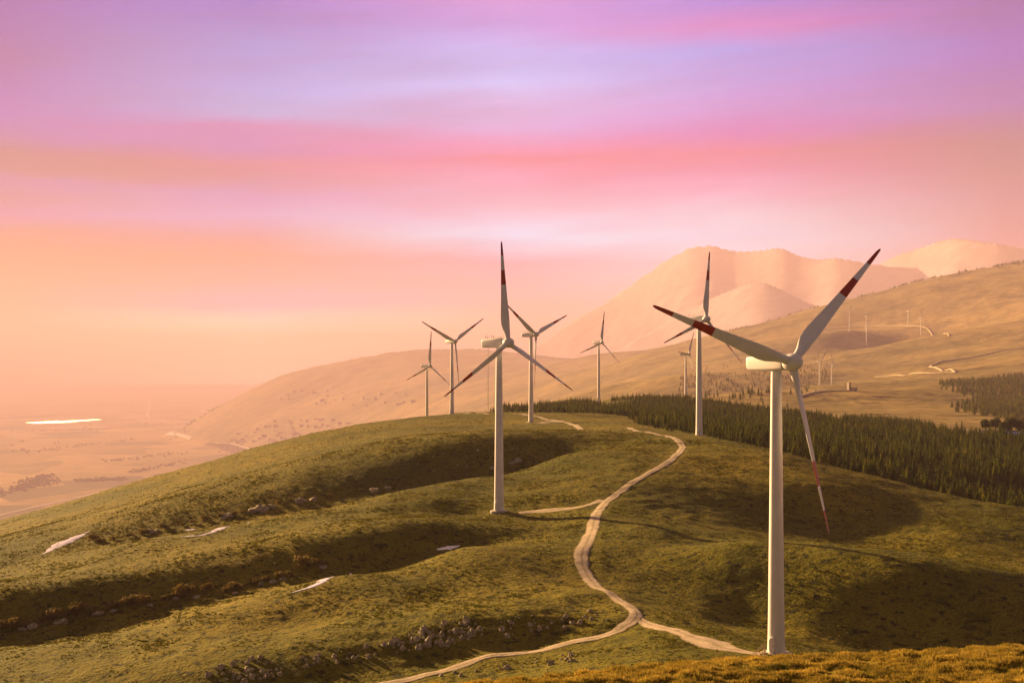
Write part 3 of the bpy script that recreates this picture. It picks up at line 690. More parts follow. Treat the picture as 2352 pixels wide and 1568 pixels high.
far_protos = [(lambda vt: (vt[0], vt[1], np.zeros(len(vt[1]), int)))(conifer_parts(BASE_H, 8, 7, 300 + k)) for k in range(6)]
# the 300 nearest the edge one by one
order = np.argsort(TY - 0.0); inview = (np.abs((TX / TY) * F + CX - 1176) < 1190)
front = [i for i in order if inview[i]][:300]; fs = set(front)
for n, i in enumerate(front):
    cme, tme = near_protos[n % 5]
    r = empty('conifer', (TX[i], TY[i], TZ[i]), TR[i]); r.scale = TS[i]
    tag(r, 'young dark green conifer along the near edge of the plantation behind the grassy brow', 'conifer', 'conifers along the near edge of the plantation')
    link('crown', cme, r); link('trunk', tme, r)
rest = np.array([i for i in range(len(TX)) if i not in fs])
P3 = np.stack([TX, TY, TZ], 1)
o = link('conifer_plantation', scatter_mesh('conifer_plantation', far_protos, P3[rest], TS[rest], TR[rest], [M['needle']])); tag(o, 'dense young conifer plantation filling the dip and strip behind the ridge', 'forest', kind='stuff')
# woods on the far hillside
gx, gy = [], []
for poly, sp_ in (([(2162, 2150), (2190, 1900), (2240, 1850), (2352, 1880), (2600, 1900), (2600, 2380), (2352, 2400), (2300, 2330), (2180, 2250)], 8.5), ([(2205, 1720), (2230, 1560), (2300, 1470), (2400, 1430), (2600, 1430), (2600, 1880), (2352, 1860), (2260, 1840)], 8.0)):
    a, b = sample_poly([(q, W(r_)) for q, r_ in poly], sp_ * 1.25, 28, 5); gx.append(a); gy.append(b)
gx, gy = np.concatenate(gx), np.concatenate(gy); k = fbm(gx / 90, gy / 120, 3, 171) > -.35; gx, gy = gx[k], gy[k]
hh = 1.2 * np.clip(1.35 + .3 * fbm(gx / 60, gy / 60, 2, 9) + RNG.normal(0, .18, len(gx)), .7, 2.2)
o = link('hillside_wood', scatter_mesh('hillside_wood', far_protos, np.stack([gx, gy, ground(gx, gy)], 1), np.stack([hh * 1.3, hh * 1.3, hh], 1), RNG.random(len(gx)) * 6.28, [M['needle']]))
tag(o, 'hazy green conifer wood on the far hillside at the right edge', 'forest', kind='stuff')

def leafy(nl, rx, rz_, zc, seed, size, lumps=7, squash=1.0):
    """crown of many small leaf faces gathered in uneven clumps"""
    r = np.random.default_rng(seed); cl = r.normal(0, 1, (lumps, 3)); cl /= np.linalg.norm(cl, axis=1)[:, None]; cl *= r.uniform(.25, .8, (lumps, 1)); cl[:, 2] = np.abs(cl[:, 2]) * 1.0 - .25
    rad = r.uniform(.32, .58, lumps); k = r.integers(0, lumps, nl)
    d = r.normal(0, 1, (nl, 3)); d /= np.linalg.norm(d, axis=1)[:, None]
    c = cl[k] + d * (rad[k] * r.uniform(.55, 1.05, nl))[:, None]
    c = c * np.array([rx, rx, rz_]) + np.array([0, 0, zc])
    a = r.normal(0, 1, (nl, 3)); a /= np.linalg.norm(a, axis=1)[:, None]; b = np.cross(a, d); b /= np.linalg.norm(b, axis=1)[:, None] + 1e-9
    s = size * r.uniform(.6, 1.4, (nl, 1))
    V = np.stack([c - a * s, c + b * s * .7, c + a * s, c - b * s * .7], 1).reshape(-1, 3)
    return V, np.arange(nl * 4).reshape(-1, 4)
# the older round trees by the snow at the right
for (px, py, d, h, lab) in [(2263, 989, 950, 9.5, 'small round dark tree at the left end of the group beside the snow patches'), (2287, 992, 945, 11.5, 'middle round dark tree right behind the snow patches'), (2320, 1004, 930, 13.5, 'tallest broad round dark tree in the group right of the snow patches'),
                            (2347, 1012, 925, 12.0, 'dark round tree cut by the right edge of the view above the plantation'), (2306, 1014, 915, 9.0, 'low bushy dark tree standing in front of the tallest round tree')]:
    x = (px - CX) / F * d; r = empty('round_tree', (x, d, gz(x, d)), px); tag(r, lab, 'tree', 'older round trees beside the snow')
    V, Q = leafy(2600, h * .46, h * .42, h * .58, px, .42, 11); link('crown', mesh_np('crown', V, Q, False, [M['oak']]), r)
    t = MB(); t.tube((0, 0, -.5), (0, 0, h * .5), .32, .2, 8)
    for q in range(5):
        a = q * 1.256; t.tube((0, 0, h * (.28 + .04 * q)), (math.cos(a) * h * .26, math.sin(a) * h * .26, h * .68), .12, .04, 6)
    t.build('trunk', M['bark'], r)

# shrubs along the gullies
shrub_me = []
for k in range(4):
    V, Q = leafy(420, 1.0, .72, .62, 400 + k, .11, 6); shrub_me.append(mesh_np('shrub', V, Q, False, [M['shrub']]))
G2_S = [(695, 1302, 2.3), (724, 1299, 1.6), (745, 1297, 1.1), (662, 1322, 1.1), (640, 1328, 1.4), (612, 1334, 1.2), (585, 1340, .9), (536, 1356, 1.7), (515, 1360, 1.1), (476, 1356, 1.5), (424, 1366, 2.2), (400, 1373, 1.2), (372, 1378, .9), (335, 1382, 1.3), (312, 1388, 2.0), (290, 1392, 1.7), (255, 1400, 1.4), (215, 1405, 1.0), (180, 1411, 2.3), (160, 1418, 1.4), (118, 1424, 1.9), (95, 1427, 1.2), (35, 1444, 2.1), (8, 1446, 1.7), (60, 1440, 1.0)]
G1_S = [(612, 1168, 1.3), (640, 1158, 1.2), (668, 1151, 1.0), (540, 1184, 1.2), (505, 1190, 1.4), (470, 1196, 1.5), (445, 1202, 1.2), (420, 1208, .9), (375, 1216, 1.6), (330, 1228, 1.7), (300, 1233, 1.2), (262, 1240, 1.0), (215, 1242, 2.0), (232, 1246, 1.4), (560, 1178, .9), (760, 1140, 1.0), (830, 1128, .9), (905, 1114, .8)]
lst = [(p, 'brown rounded shrub in the lower gully at the left', 'shrubs along the lower gully') for p in G2_S] + [(p, 'low dull shrub in the upper gully below the skyline', 'shrubs along the upper gully') for p in G1_S]
for n, ((px, py, s), lab, grp) in enumerate(lst):
    x, y, z = hit(px, py, 250 if 'lower' in grp else 400, 340 if 'lower' in grp else 520)
    o = link('shrub', shrub_me[n % 4]); o.location = (x, y, z - .1); o.scale = (s * 1.35, s * 1.15, s * 1.15); o.rotation_euler = (0, 0, n * 1.7); tag(o, lab, 'shrub', grp)

# rocks ---------------------------------------------------------------------
import bmesh
rock_me = []
for k in range(8):
    bm = bmesh.new(); bmesh.ops.create_icosphere(bm, subdivisions=3, radius=1.0)
    for v in bm.verts:
        c = v.co.copy(); f = 1 + .34 * float(pnoise(c.x * 1.3 + k * 9, c.y * 1.3 + c.z * 1.7, k)) + .16 * float(pnoise(c.x * 3.1 + c.z * 2, c.y * 3.1 - c.z, k + 3)) + .07 * float(pnoise(c.x * 8 + c.z * 5, c.y * 8 - c.z * 4, k + 5))
        v.co = c * f; v.co.z *= 1.12
    me = bpy.data.meshes.new('boulder'); bm.to_mesh(me); bm.free(); me.materials.append(M['rock']); me.polygons.foreach_set('use_smooth', [True] * len(me.polygons)); me.set_sharp_from_angle(angle=math.radians(28)); rock_me.append(me)
rr = random.Random(5)
def rocks(poly, n, smin, smax, lab, grp, dmin, dmax, tall=1.0):
    xs = [p[0] for p in poly]; ys = [p[1] for p in poly]; c = 0
    while c < n:
        px, py = rr.uniform(min(xs), max(xs)), rr.uniform(min(ys), max(ys))
        if not inpoly([px], [py], poly)[0]: continue
        x, y, z = hit(px, py, dmin, dmax); s = smin + (smax - smin) * rr.random() ** 2.2
        o = link('boulder', rock_me[rr.randrange(8)]); o.location = (x, y, z - s * .12); o.scale = (s * rr.uniform(.7, 1.15), s * rr.uniform(.7, 1.1), s * rr.uniform(.8, 1.35) * tall)
        o.rotation_euler = (rr.uniform(-.3, .3), rr.uniform(-.3, .3), rr.uniform(0, 6.28)); tag(o, lab, 'rock', grp); c += 1
rocks([(878, 1478), (960, 1448), (1010, 1430), (1062, 1424), (1112, 1440), (1110, 1462), (1050, 1480), (980, 1492), (900, 1500)], 95, .22, .85, 'grey limestone boulder in the big outcrop above the lower bend of the track', 'boulders of the middle outcrop', 235, 275)
rocks([(440, 1560), (540, 1518), (600, 1508), (660, 1530), (640, 1556), (560, 1568)], 62, .2, .75, 'grey boulder in the outcrop at the bottom edge left of the track', 'boulders of the lower left outcrop', 232, 265)
rocks([(1130, 1425), (1250, 1404), (1380, 1404), (1400, 1425), (1300, 1445), (1180, 1458), (1130, 1470)], 46, .15, .62, 'small half buried stone on the dark bank above the track bend', 'stones on the bank above the bend', 240, 285)
rocks([(660, 1520), (760, 1490), (880, 1470), (900, 1500), (800, 1520), (700, 1540)], 28, .15, .55, 'small grey stone between the two outcrops', 'stones between the outcrops', 235, 270)
rocks([(1000, 1550), (1200, 1512), (1330, 1490), (1330, 1520), (1200, 1532), (1050, 1560)], 18, .2, .75, 'grey stone in the dark ditch under the track', 'stones in the ditch under the track', 222, 245)
rocks([(900, 1040), (1060, 1025), (1240, 1018), (1240, 1060), (1100, 1078), (950, 1100)], 20, .25, .7, 'pale stone on the shaded slope of the upper gully', 'stones on the upper gully slope', 440, 560)
for (px, py, s) in [(75, 1440, 1.6), (52, 1446, 1.1), (146, 1428, 1.5), (132, 1430, 1.0), (228, 1408, 1.3), (262, 1403, 1.0), (345, 1390, .9), (405, 1374, 1.0), (452, 1372, 1.0), (600, 1341, 1.0), (628, 1336, 1.2), (650, 1330, 1.0), (742, 1303, 1.2), (540, 1362, .9)]:
    x, y, z = hit(px, py, 250, 340); o = link('boulder', rock_me[rr.randrange(8)]); s *= .8; o.location = (x, y, z - .1); o.scale = (s * 1.3, s * .9, s * .55); o.rotation_euler = (0, 0, rr.random() * 6); tag(o, 'pale grey rock between the shrubs of the lower gully', 'rock', 'rocks among the lower gully shrubs')
for (px, py, s) in [(600, 1171, 2.3), (580, 1175, 1.6), (622, 1166, 1.6), (525, 1186, 1.7), (515, 1190, 1.0), (690, 1152, 1.8), (720, 1148, 1.4), (345, 1223, 1.6), (360, 1221, 1.1), (1190, 1060, 1.6), (1180, 1064, 1.2), (1135, 1076, 1.3), (860, 1128, 1.6), (890, 1122, 1.2)]:
    x, y, z = hit(px, py, 430, 560); o = link('boulder', rock_me[rr.randrange(8)]); o.location = (x, y, z); o.scale = (s * 1.2, s * .9, s * .6); o.rotation_euler = (0, 0, rr.random() * 6); tag(o, 'pale grey rock in the upper gully under the skyline', 'rock', 'rocks in the upper gully')

# snow ------------------------------------------------------------------------
def snow(path, wid, lab, dmin, dmax, seed, lift=.22):
    C = catmull(H(path, dmin, dmax), .5 if dmax < 700 else 3); n = len(C); rows = 9; T = np.gradient(C, axis=0); T /= np.linalg.norm(T, axis=1)[:, None]; N = np.stack([-T[:, 1], T[:, 0]], 1)
    s = np.linspace(0, 1, n); w = np.interp(s, np.linspace(0, 1, len(wid)), wid) * (1 + .15 * fbm(s * 9, s * 0 + seed, 2, seed) + .30 * fbm(s * 55, s * 0 + seed, 2, seed + 3)); q = np.linspace(-.5, .5, rows)
    XY = C[:, None] + N[:, None] * (w[:, None] * q + .22 * fbm(s * 11, s * 0, 3, seed + 2)[:, None])[..., None]; z = ground(XY[..., 0].ravel(), XY[..., 1].ravel()).reshape(n, rows) + lift * (1 - (np.abs(q) * 2) ** 4) * .35 + .05
    V = np.concatenate([XY.reshape(-1, 2), z.reshape(-1, 1) - .02], 1); idx = np.arange(n * rows).reshape(n, rows)
    Fc = np.stack([idx[:-1, :-1].ravel(), idx[:-1, 1:].ravel(), idx[1:, 1:].ravel(), idx[1:, :-1].ravel()], 1)
    a, b, c = V[Fc[0, 0]], V[Fc[0, 1]], V[Fc[0, 2]]
    if np.cross(b - a, c - a)[2] < 0: Fc = Fc[:, ::-1]
    o = link('snow_patch', mesh_np('snow_patch', V, Fc, True, [M['snow']])); tag(o, lab, 'snow patch')
snow([(96, 1274), (150, 1244), (207, 1219)], [.3, 3.6, 5.5, 4, .4], 'bright leftmost snow patch slanting up the gully end', 400, 520, 3, .3)
snow([(415, 1237), (490, 1221), (572, 1200)], [.5, 2.6, 3.4, 2.6, .4], 'long thin bright snow patch lying along the spur crest at the left', 380, 470, 4, .3)
snow([(422, 1219), (435, 1217), (450, 1215)], [.3, 2.2, .3], 'tiny snow patch just above the long thin one', 420, 520, 5)
snow([(666, 1363), (735, 1337), (806, 1314)], [.4, 2.4, 3.4, 2.4, .3], 'bright tapering snow patch below the shrubs of the lower gully', 270, 330, 6, .3)
snow([(1003, 1263), (1030, 1258), (1056, 1253)], [.5, 1.6, .3], 'short snow patch at the head of the lower gully', 310, 365, 7)
snow([(2213, 988), (2240, 990), (2262, 993)], [1, 5, 2], 'pale snow strip left of the round trees above the plantation', 850, 1100, 8, .4)
snow([(2238, 997), (2270, 1001), (2300, 1008)], [1, 5, 2], 'broken snow strip in front of the round trees above the plantation', 850, 1100, 9, .4)

# turf cover --------------------------------------------------------------------
def tuft_proto(seed, blades, h, spread, lean, wk=1.0):
    r = random.Random(seed); V = []; T = []
    for _ in range(blades):
        a = r.random() * 6.283; d = spread * r.random() ** .6; bx, by = d * math.cos(a), d * math.sin(a); l = lean * r.uniform(.3, 1.2); hh = h * r.uniform(.55, 1.1) * (1 - .35 * d / spread); w = h * wk * r.uniform(.06, .12)
        t = r.random() * 6.283; wx, wy = w * math.cos(t), w * math.sin(t); tx, ty = bx + math.cos(a) * l, by + math.sin(a) * l; n = len(V)
        V += [(bx - wx, by - wy, -.05), (bx + wx, by + wy, -.05), (bx * .5 + tx * .5 - wx * .7, by * .5 + ty * .5 - wy * .7, hh * .7), (bx * .5 + tx * .5 + wx * .7, by * .5 + ty * .5 + wy * .7, hh * .7), (tx, ty, hh)]
        T += [(n, n + 1, n + 3), (n, n + 3, n + 2), (n + 2, n + 3, n + 4)]
    return np.array(V), np.array(T), np.zeros(len(T), int)
tp = [tuft_proto(500 + k, 9, .13, .13, .09) for k in range(6)]
n = 190000
pxs = RNG.uniform(820, 2460, n); ds = np.sqrt(RNG.uniform(38 ** 2, 98 ** 2, n)); gx = (pxs - CX) / F * ds; gy = ds
dn = fbm(gx / 1.15, gy / 1.15, 3, 17) + .4 * fbm(gx / 6, gy / 6, 2, 77); k = dn + RNG.normal(0, .25, n) > -.75; gx, gy, dn = gx[k], gy[k], dn[k]
sc = np.clip(.95 + .6 * dn, .35, 1.8) * RNG.uniform(.6, 1.25, len(gx))
o = link('grass', scatter_mesh('grass', tp, np.stack([gx, gy, ground(gx, gy)], 1), np.stack([sc, sc, sc], 1), RNG.random(len(gx)) * 6.28, [M['grass']])); tag(o, 'golden tussocky grass on the near hilltop', 'grass', kind='stuff')
# coarse tussocks over the middle slopes
tp2 = [tuft_proto(600 + k, 7, .40, .40, .26, 3.2) for k in range(6)]
n = 230000
pxs = RNG.uniform(-150, 2500, n); ds = np.sqrt(RNG.uniform(205 ** 2, 900 ** 2, n) ** 1.0 * 1.0); ds = np.where(RNG.random(n) < .7, np.sqrt(RNG.uniform(205 ** 2, 560 ** 2, n)), ds); gx = (pxs - CX) / F * ds; gy = ds
dn = .6 * fbm(gx / 12, gy / 12, 3, 88) + .4 * fbm(gx / 70, gy / 70, 2, 89); k = (dn + RNG.normal(0, .45, n) > .24) & ~((gx / gy * F + CX > 1500) & (gy > 520)); gx, gy, dn = gx[k], gy[k], dn[k]
trk = np.concatenate([catmull(PD(main_track), 2.0), catmull(PD([(1462, 1418, 256), (1500, 1432, 250), (1550, 1450, 243), (1600, 1466, 236), (1650, 1481, 230), (1705, 1493, 226)]), 2.0), catmull(H([(1192, 1178), (1240, 1174), (1290, 1170), (1340, 1162), (1386, 1149)], 300), 2.0)])
k = np.ones(len(gx), bool)
for s0 in range(0, len(gx), 4000):
    k[s0:s0 + 4000] = ((gx[s0:s0 + 4000, None] - trk[:, 0]) ** 2 + (gy[s0:s0 + 4000, None] - trk[:, 1]) ** 2).min(1) > 9
gx, gy, dn = gx[k], gy[k], dn[k]; sc = np.clip(.54 + .35 * dn, .35, 1.1) * RNG.uniform(.5, 1.4, len(gx))
o = link('tussocks', scatter_mesh('tussocks', tp2, np.stack([gx, gy, ground(gx, gy)], 1), np.stack([sc * 1.4, sc * 1.4, sc], 1), RNG.random(len(gx)) * 6.28, [M['tuft']], False)); tag(o, 'coarse grass tussocks scattered over the ridge', 'grass', kind='stuff')

# ------------------------------------------------------------------ things on the ridge
# guyed measuring mast on the skyline
d = 955; x = (1121 - CX) / F * d; z0 = gz(x, d); mh = zz(768, d) - z0
r = empty('measuring_mast', (x, d, z0)); tag(r, 'thin guyed lattice measuring mast on the skyline left of the second tallest turbine', 'mast')
t = MB(); R = .30
legs = [(R * math.cos(a), R * math.sin(a)) for a in (0, 2.094, 4.189)]
for (a, b) in legs: t.tube((a, b, -.5), (a, b, mh * .93), .075, n=5)
k = 0; zc = 0
while zc < mh * .92:
    for j in range(3):
        a, b = legs[j], legs[(j + 1) % 3]; t.tube((*a, zc), (*b, zc + 1.2), .04, n=4)
    zc += 1.2
t.build('lattice', M['steel'], r); t = MB(); t.tube((0, 0, mh * .92), (0, 0, mh), .06, .03, 5); t.build('tip_rod', M['steel'], r)
for hgt in (.30, .52, .74):
    t = MB(); t.tube((-2.4, 0, mh * hgt), (1.2, 0, mh * hgt), .06, n=5); t.tube((-2.4, 0, mh * hgt), (-2.4, 0, mh * hgt + .7), .05, n=5); t.build('boom', M['steel'], r)
t = MB()
for a in (.5, 2.6, 4.7):
    gx_, gy_ = 26 * math.cos(a), 26 * math.sin(a); gzz = gz(x + gx_, d + gy_) - z0
    for hgt in (.34, .64, .9): t.tube((0, 0, mh * hgt), (gx_, gy_, gzz), .02, n=3)
t.build('guy_wires', M['steel'], r)
t = MB(); t.box((0, 0, .1), (1.2, 1.2, .6)); t.build('footing', M['concrete'], r, smooth=False)
# leaning rails by the big turbine's foot
r = empty('step_railing', ((1752 - CX) / F * 221, 221, gz((1752 - CX) / F * 221, 221))); tag(r, 'pale leaning railings of the low steps left of the largest turbine\'s foot', 'railing')
for k, (x0, x1, y0, h0, h1) in enumerate([(-1.6, .35, 0, .55, 2.2), (-1.2, .62, .45, .4, 1.95), (-.35, .55, .9, .2, 1.25)]):
    t = MB(); t.tube((x0, y0, h0), (x1, y0, h1), .055, n=6); t.tube((x0 + .2, y0, -.2), (x0 + .2, y0, h0 + .15), .05, n=6); t.tube((x1 - .15, y0, -.2), (x1 - .15, y0, h1 - .1), .05, n=6); t.build('rail', M['wood'], r)
t = MB()
for k in range(5): t.box((-1.2 + .4 * k, .45, .12 + .2 * k), (.32, 1.1, .06))
t.build('treads', M['wood'], r, smooth=False)

# ------------------------------------------------------------------ far things
def house_mesh(w, l, h, rh):
    mb = MB(); W, L = w / 2, l / 2
    mb.add([(-W, -L, -2), (W, -L, -2), (W, L, -2), (-W, L, -2), (-W, -L, h), (W, -L, h), (W, L, h), (-W, L, h), (0, -L, h + rh * .96), (0, L, h + rh * .96)], [(0, 1, 5, 8, 4), (2, 3, 7, 9, 6), (1, 2, 6, 5), (3, 0, 4, 7)], 0)
    e = .6
    for s in (-1, 1):
        q = [(s * (W + e), -L - e, h - rh * e / W + .1), (s * (W + e), L + e, h - rh * e / W + .1), (0, L + e, h + rh + .1), (0, -L - e, h + rh + .1)]
        mb.add(q, [(0, 1, 2, 3) if s > 0 else (3, 2, 1, 0)], 1)
    for i in range(3):
        y = -L + l * (i + .5) / 3
        for s in (-1, 1): mb.box((s * (W + .02), y, h * .55), (.06, 1.1, 1.5), None, 2)
    return mb.mesh('house', [M['plaster'], M['tile'], M['dark']], False)
hmes = [house_mesh(11, 15, 6.5, 3.0), house_mesh(13, 24, 7.5, 3.4), house_mesh(9, 11, 5.5, 2.6)]
towns = [([(560, 985), (640, 966), (720, 962), (800, 966), (830, 985), (740, 1004), (640, 1030), (560, 1048), (500, 1040)], 95, 'tiny pale house in the hazy town under the skyline', 'houses of the hazy town'),
         ([(640, 900), (780, 892), (950, 905), (950, 930), (760, 935), (640, 925)], 34, 'tiny pale house scattered at the foot of the hazy spur', 'houses at the foot of the spur'),
         ([(0, 1000), (60, 1005), (160, 975), (160, 960), (420, 962), (420, 975), (200, 1000), (20, 1050)], 22, 'tiny pale farm building on the hazy plain at the far left', 'farm buildings on the plain')]
hr = random.Random(9)
for poly, n, lab, grp in towns:
    xs = [p[0] for p in poly]; ys = [p[1] for p in poly]; c = 0
    while c < n:
        px, py = hr.uniform(min(xs), max(xs)), hr.uniform(min(ys), max(ys))
        if not inpoly([px], [py], poly)[0]: continue
        x, y, z = hit(px, py, 3500); o = link('house', hmes[hr.choice((0, 0, 1, 2, 2))]); o.location = (x, y, z + .3); o.rotation_euler = (0, 0, hr.choice((.3, .35, 1.9, 1.85, .9)) + hr.uniform(-.1, .1)); s = hr.uniform(1.6, 2.6); o.scale = (s, s, s); tag(o, lab, 'house', grp); c += 1
# hedges and copses on the plain
gx, gy = [], []
wr = np.random.default_rng(21)
for (p0, p1, n, w) in [((0, 1132), (140, 1100), 150, 9), ((40, 1122), (110, 1094), 130, 7), ((178, 1104), (285, 1100), 170, 4), ((120, 1090), (40, 1108), 70, 4), ((400, 1010), (560, 985), 90, 5), ((640, 972), (720, 964), 60, 2), ((230, 1060), (420, 1040), 70, 4), ((60, 1040), (300, 1010), 70, 3), ((300, 1085), (420, 1062), 70, 3), ((0, 990), (240, 985), 60, 2)]:
    t_ = wr.random(n); px = p0[0] + (p1[0] - p0[0]) * t_ + wr.normal(0, 6, n); py = p0[1] + (p1[1] - p0[1]) * t_ + wr.normal(0, w * .5, n)
    for a, b in zip(px, py): q = plain_pt(a, max(b, 940)); gx.append(q[0]); gy.append(q[1])
gx, gy = np.array(gx), np.array(gy); V, Q = leafy(60, 4.2, 3.6, 3.4, 5, 1.5, 5); T3 = np.concatenate([Q[:, [0, 1, 2]], Q[:, [0, 2, 3]]])
hh = wr.uniform(1.4, 3.2, len(gx)); o = link('plain_copses', scatter_mesh('plain_copses', [(V, T3, np.zeros(len(T3), int))], np.stack([gx, gy, ground(gx, gy)], 1), np.stack([hh * 1.2, hh * 1.2, hh], 1), wr.random(len(gx)) * 6.28, [M['oak']])); tag(o, 'hazy hedgerows and copses on the plain', 'trees', kind='stuff')
# scattered far bushes on the middle slope behind the strip
n = 420; px = wr.uniform(1560, 1900, n); py = 880 + wr.normal(0, 20, n) - (px - 1700) * .09; P_ = np.array([hit(a, b, 1700) for a, b in zip(px, py)]); hh = wr.uniform(.7, 2.2, n)
o = link('slope_bushes', scatter_mesh('slope_bushes', far_protos, P_, np.stack([hh * 1.3, hh * 1.3, hh], 1), wr.random(n) * 6.28, [M['needle']])); tag(o, 'scattered trees on the hazy middle slope', 'trees', kind='stuff')
# woodland fringe along the skyline of the far hills
n = 2600; px = np.concatenate([wr.uniform(640, 1320, 1300), wr.uniform(1640, 2500, 1300)]); dd = np.where(px < 1400, np.interp(px, [640, 740, 1060, 1320], [9750, 9950, 9550, 8600]), np.interp(px, [1640, 1900, 2352, 2500], [5400, 5400, 5200, 5200])) + wr.normal(-60, 70, n); dd = 1300 * (dd / 1300) ** 1.35
gx = (px - CX) / F * dd; hh = wr.uniform(1.3, 3.0, n); k = fbm(px / 40, px * 0, 3, 7) > -.15; k &= grid_sample(ROCK, far_u, far_l, gx / dd, np.log(dd)) < .05
o = link('skyline_woods', scatter_mesh('skyline_woods', far_protos[:2], np.stack([gx, dd, ground(gx, dd)], 1)[k], np.stack([hh * 1.5, hh * 1.5, hh], 1)[k], wr.random(int(k.sum())) * 6.28, [M['needle']])); tag(o, 'faint fringe of trees along the far hill skylines', 'trees', kind='stuff')
# solar park: long panel rows on the plain
def row_mesh(L_):
    mb = MB(); R = Matrix.Rotation(math.radians(-57), 4, 'Y'); mb.box((0, 0, 2.0), (5.0, L_, .2), R.to_3x3() and None)
    mb.v = [tuple(R @ (Vector(p) - Vector((0, 0, 2))) + Vector((0, 0, 2.4))) for p in mb.v]; return mb
for k in range(54):
    f = k / 53; px = 69 + 158.5 * f; py = 971.5 - 7.5 * f; x, y = plain_pt(px, py); L_ = (950 if k < 28 else 620) * (.35 + .65 * math.sin(math.pi * min(1, (f * .93 + .05))) ** .6)
    r = empty('solar_row', (x, y, gz(x, y) + 4), math.radians(34)); tag(r, 'bright row of solar panels glinting on the hazy plain at the left', 'solar panels', 'rows of the solar park')
    row_mesh(L_).build('panels', M['panel'], r, smooth=False); t = MB()
    for q in range(5): t.tube((0, -L_ / 2 + L_ * (q + .5) / 5, -1), (0, -L_ / 2 + L_ * (q + .5) / 5, 2.3), .15, n=5)
    t.build('posts', M['steel'], r)
for (p0, p1, w_, lab) in [((-40, 962), (55, 956), 110, 'nearer of two pale greenhouse strips at the far left of the plain'), ((-40, 955), (30, 951), 110, 'farther of two pale greenhouse strips at the far left of the plain'), ((368, 902), (402, 901), 170, 'pale greenhouse strip far out on the plain right of the solar rows')]:
    a, b = Vector((*plain_pt(*p0), 0)), Vector((*plain_pt(*p1), 0)); dv = b - a; L_ = dv.length; r = empty('greenhouse', ((a.x + b.x) / 2, (a.y + b.y) / 2, max(gz(a.x, a.y), gz(b.x, b.y)) - 1), math.atan2(dv.y, dv.x)); tag(r, lab, 'greenhouse')
    mb = MB(); prof = [(-w_ / 2, 0), (-w_ / 2, 6), (-w_ / 4, 10), (0, 12), (w_ / 4, 10), (w_ / 2, 6), (w_ / 2, 0)]
    mb.rings([[(xx, p, q) for p, q in prof] for xx in (-L_ / 2, L_ / 2)]); mb.build('roof', M['panel'], r, smooth=False)
    t = MB(); t.box((0, 0, .5), (L_ + 1, w_ + 1, 1.0)); t.build('base', M['concrete'], r, smooth=False)
# viaduct
pts = [Vector((*plain_pt(px, py), 0)) for px, py in [(440, 1018), (466, 1023), (494, 1029.5), (527, 1037), (545, 1041), (575, 1049)]]
r = empty('viaduct', (pts[0].x, pts[0].y, PLAIN_Z)); tag(r, 'motorway viaduct on tall piers crossing the hazy plain beside the hill flank', 'viaduct')
hd = [10, 28, 64, 90, 90, 80]; Cv = catmull([(p.x, p.y, h) for p, h in zip(pts, hd)], 12); mb = MB(); rings = []
for i, p in enumerate(Cv):
    tdir = Cv[min(i + 1, len(Cv) - 1)] - Cv[max(i - 1, 0)]; nn = Vector((-tdir[1], tdir[0], 0)).normalized(); c = Vector((p[0] - pts[0].x, p[1] - pts[0].y, p[2]))
    rings.append([c + nn * 30, c + nn * 30 + Vector((0, 0, 1.4)), c - nn * 30 + Vector((0, 0, 1.4)), c - nn * 30, c - nn * 12 - Vector((0, 0, 2.4)), c + nn * 12 - Vector((0, 0, 2.4))])
mb.rings(rings); mb.build('deck', M['asphalt'], r, smooth=False)
for i in range(len(Cv) // 2, len(Cv) - 1, 5):
    p = Cv[i]; t = MB(); t.box((p[0] - pts[0].x, p[1] - pts[0].y, p[2] / 2 - 6), (13, 20, p[2] + 8)); t.build('pier', M['concrete'], r, smooth=False)
# power pylons and white hut on the far slope
for px, py, lab in [(1945, 893, 'left of two thin dark power pylons on the far slope'), (2055, 889, 'right of two thin dark power pylons on the far slope')]:
    x, y, z = hit(px, py, 1900, 5500); r = empty('power_pylon', (x, y, z)); tag(r, lab, 'pylon', 'power pylons on the far slope'); s = y * 16 / F
    t = MB()
    for sx in (-1, 1): t.tube((sx * .12 * s, 0, -1), (sx * .34 * s, 0, s * .92), .16, n=4); t.tube((sx * .12 * s, 0, s * .1), (-sx * .28 * s, 0, s * .75), .1, n=4)
    t.build('frame', M['dark'], r); t = MB(); t.tube((-.62 * s, 0, s * .92), (.62 * s, 0, s * .92), .2, n=4); t.build('cross_arm', M['dark'], r)
    for sx in (-.55, 0, .55): t = MB(); t.tube((sx * s, 0, s * .80), (sx * s, 0, s * .92), .14, n=4); t.build('insulator', M['dark'], r)
x, y, z = hit(1957, 898, 1900, 5500); r = empty('hut', (x, y, z), .4); r.scale = (1.35, 1.35, 1.35); tag(r, 'small white hut with a stubby tower on the far slope', 'hut')
t = MB(); t.box((1.2, 0, 1.4), (8, 6, 4.8)); t.build('wall', M['plaster'], r, smooth=False); t = MB(); t.box((-4.2, 0, 4.4), (2.8, 4, 10.8)); t.build('stub_tower', M['plaster'], r, smooth=False)
t = MB(); t.box((1.2, 0, 4.0), (8.6, 6.6, .4)); t.build('roof', M['tile'], r, smooth=False); t = MB(); t.box((2.6, -3.03, 1.0), (1.2, .1, 2.2)); t.build('door', M['dark'], r, smooth=False)

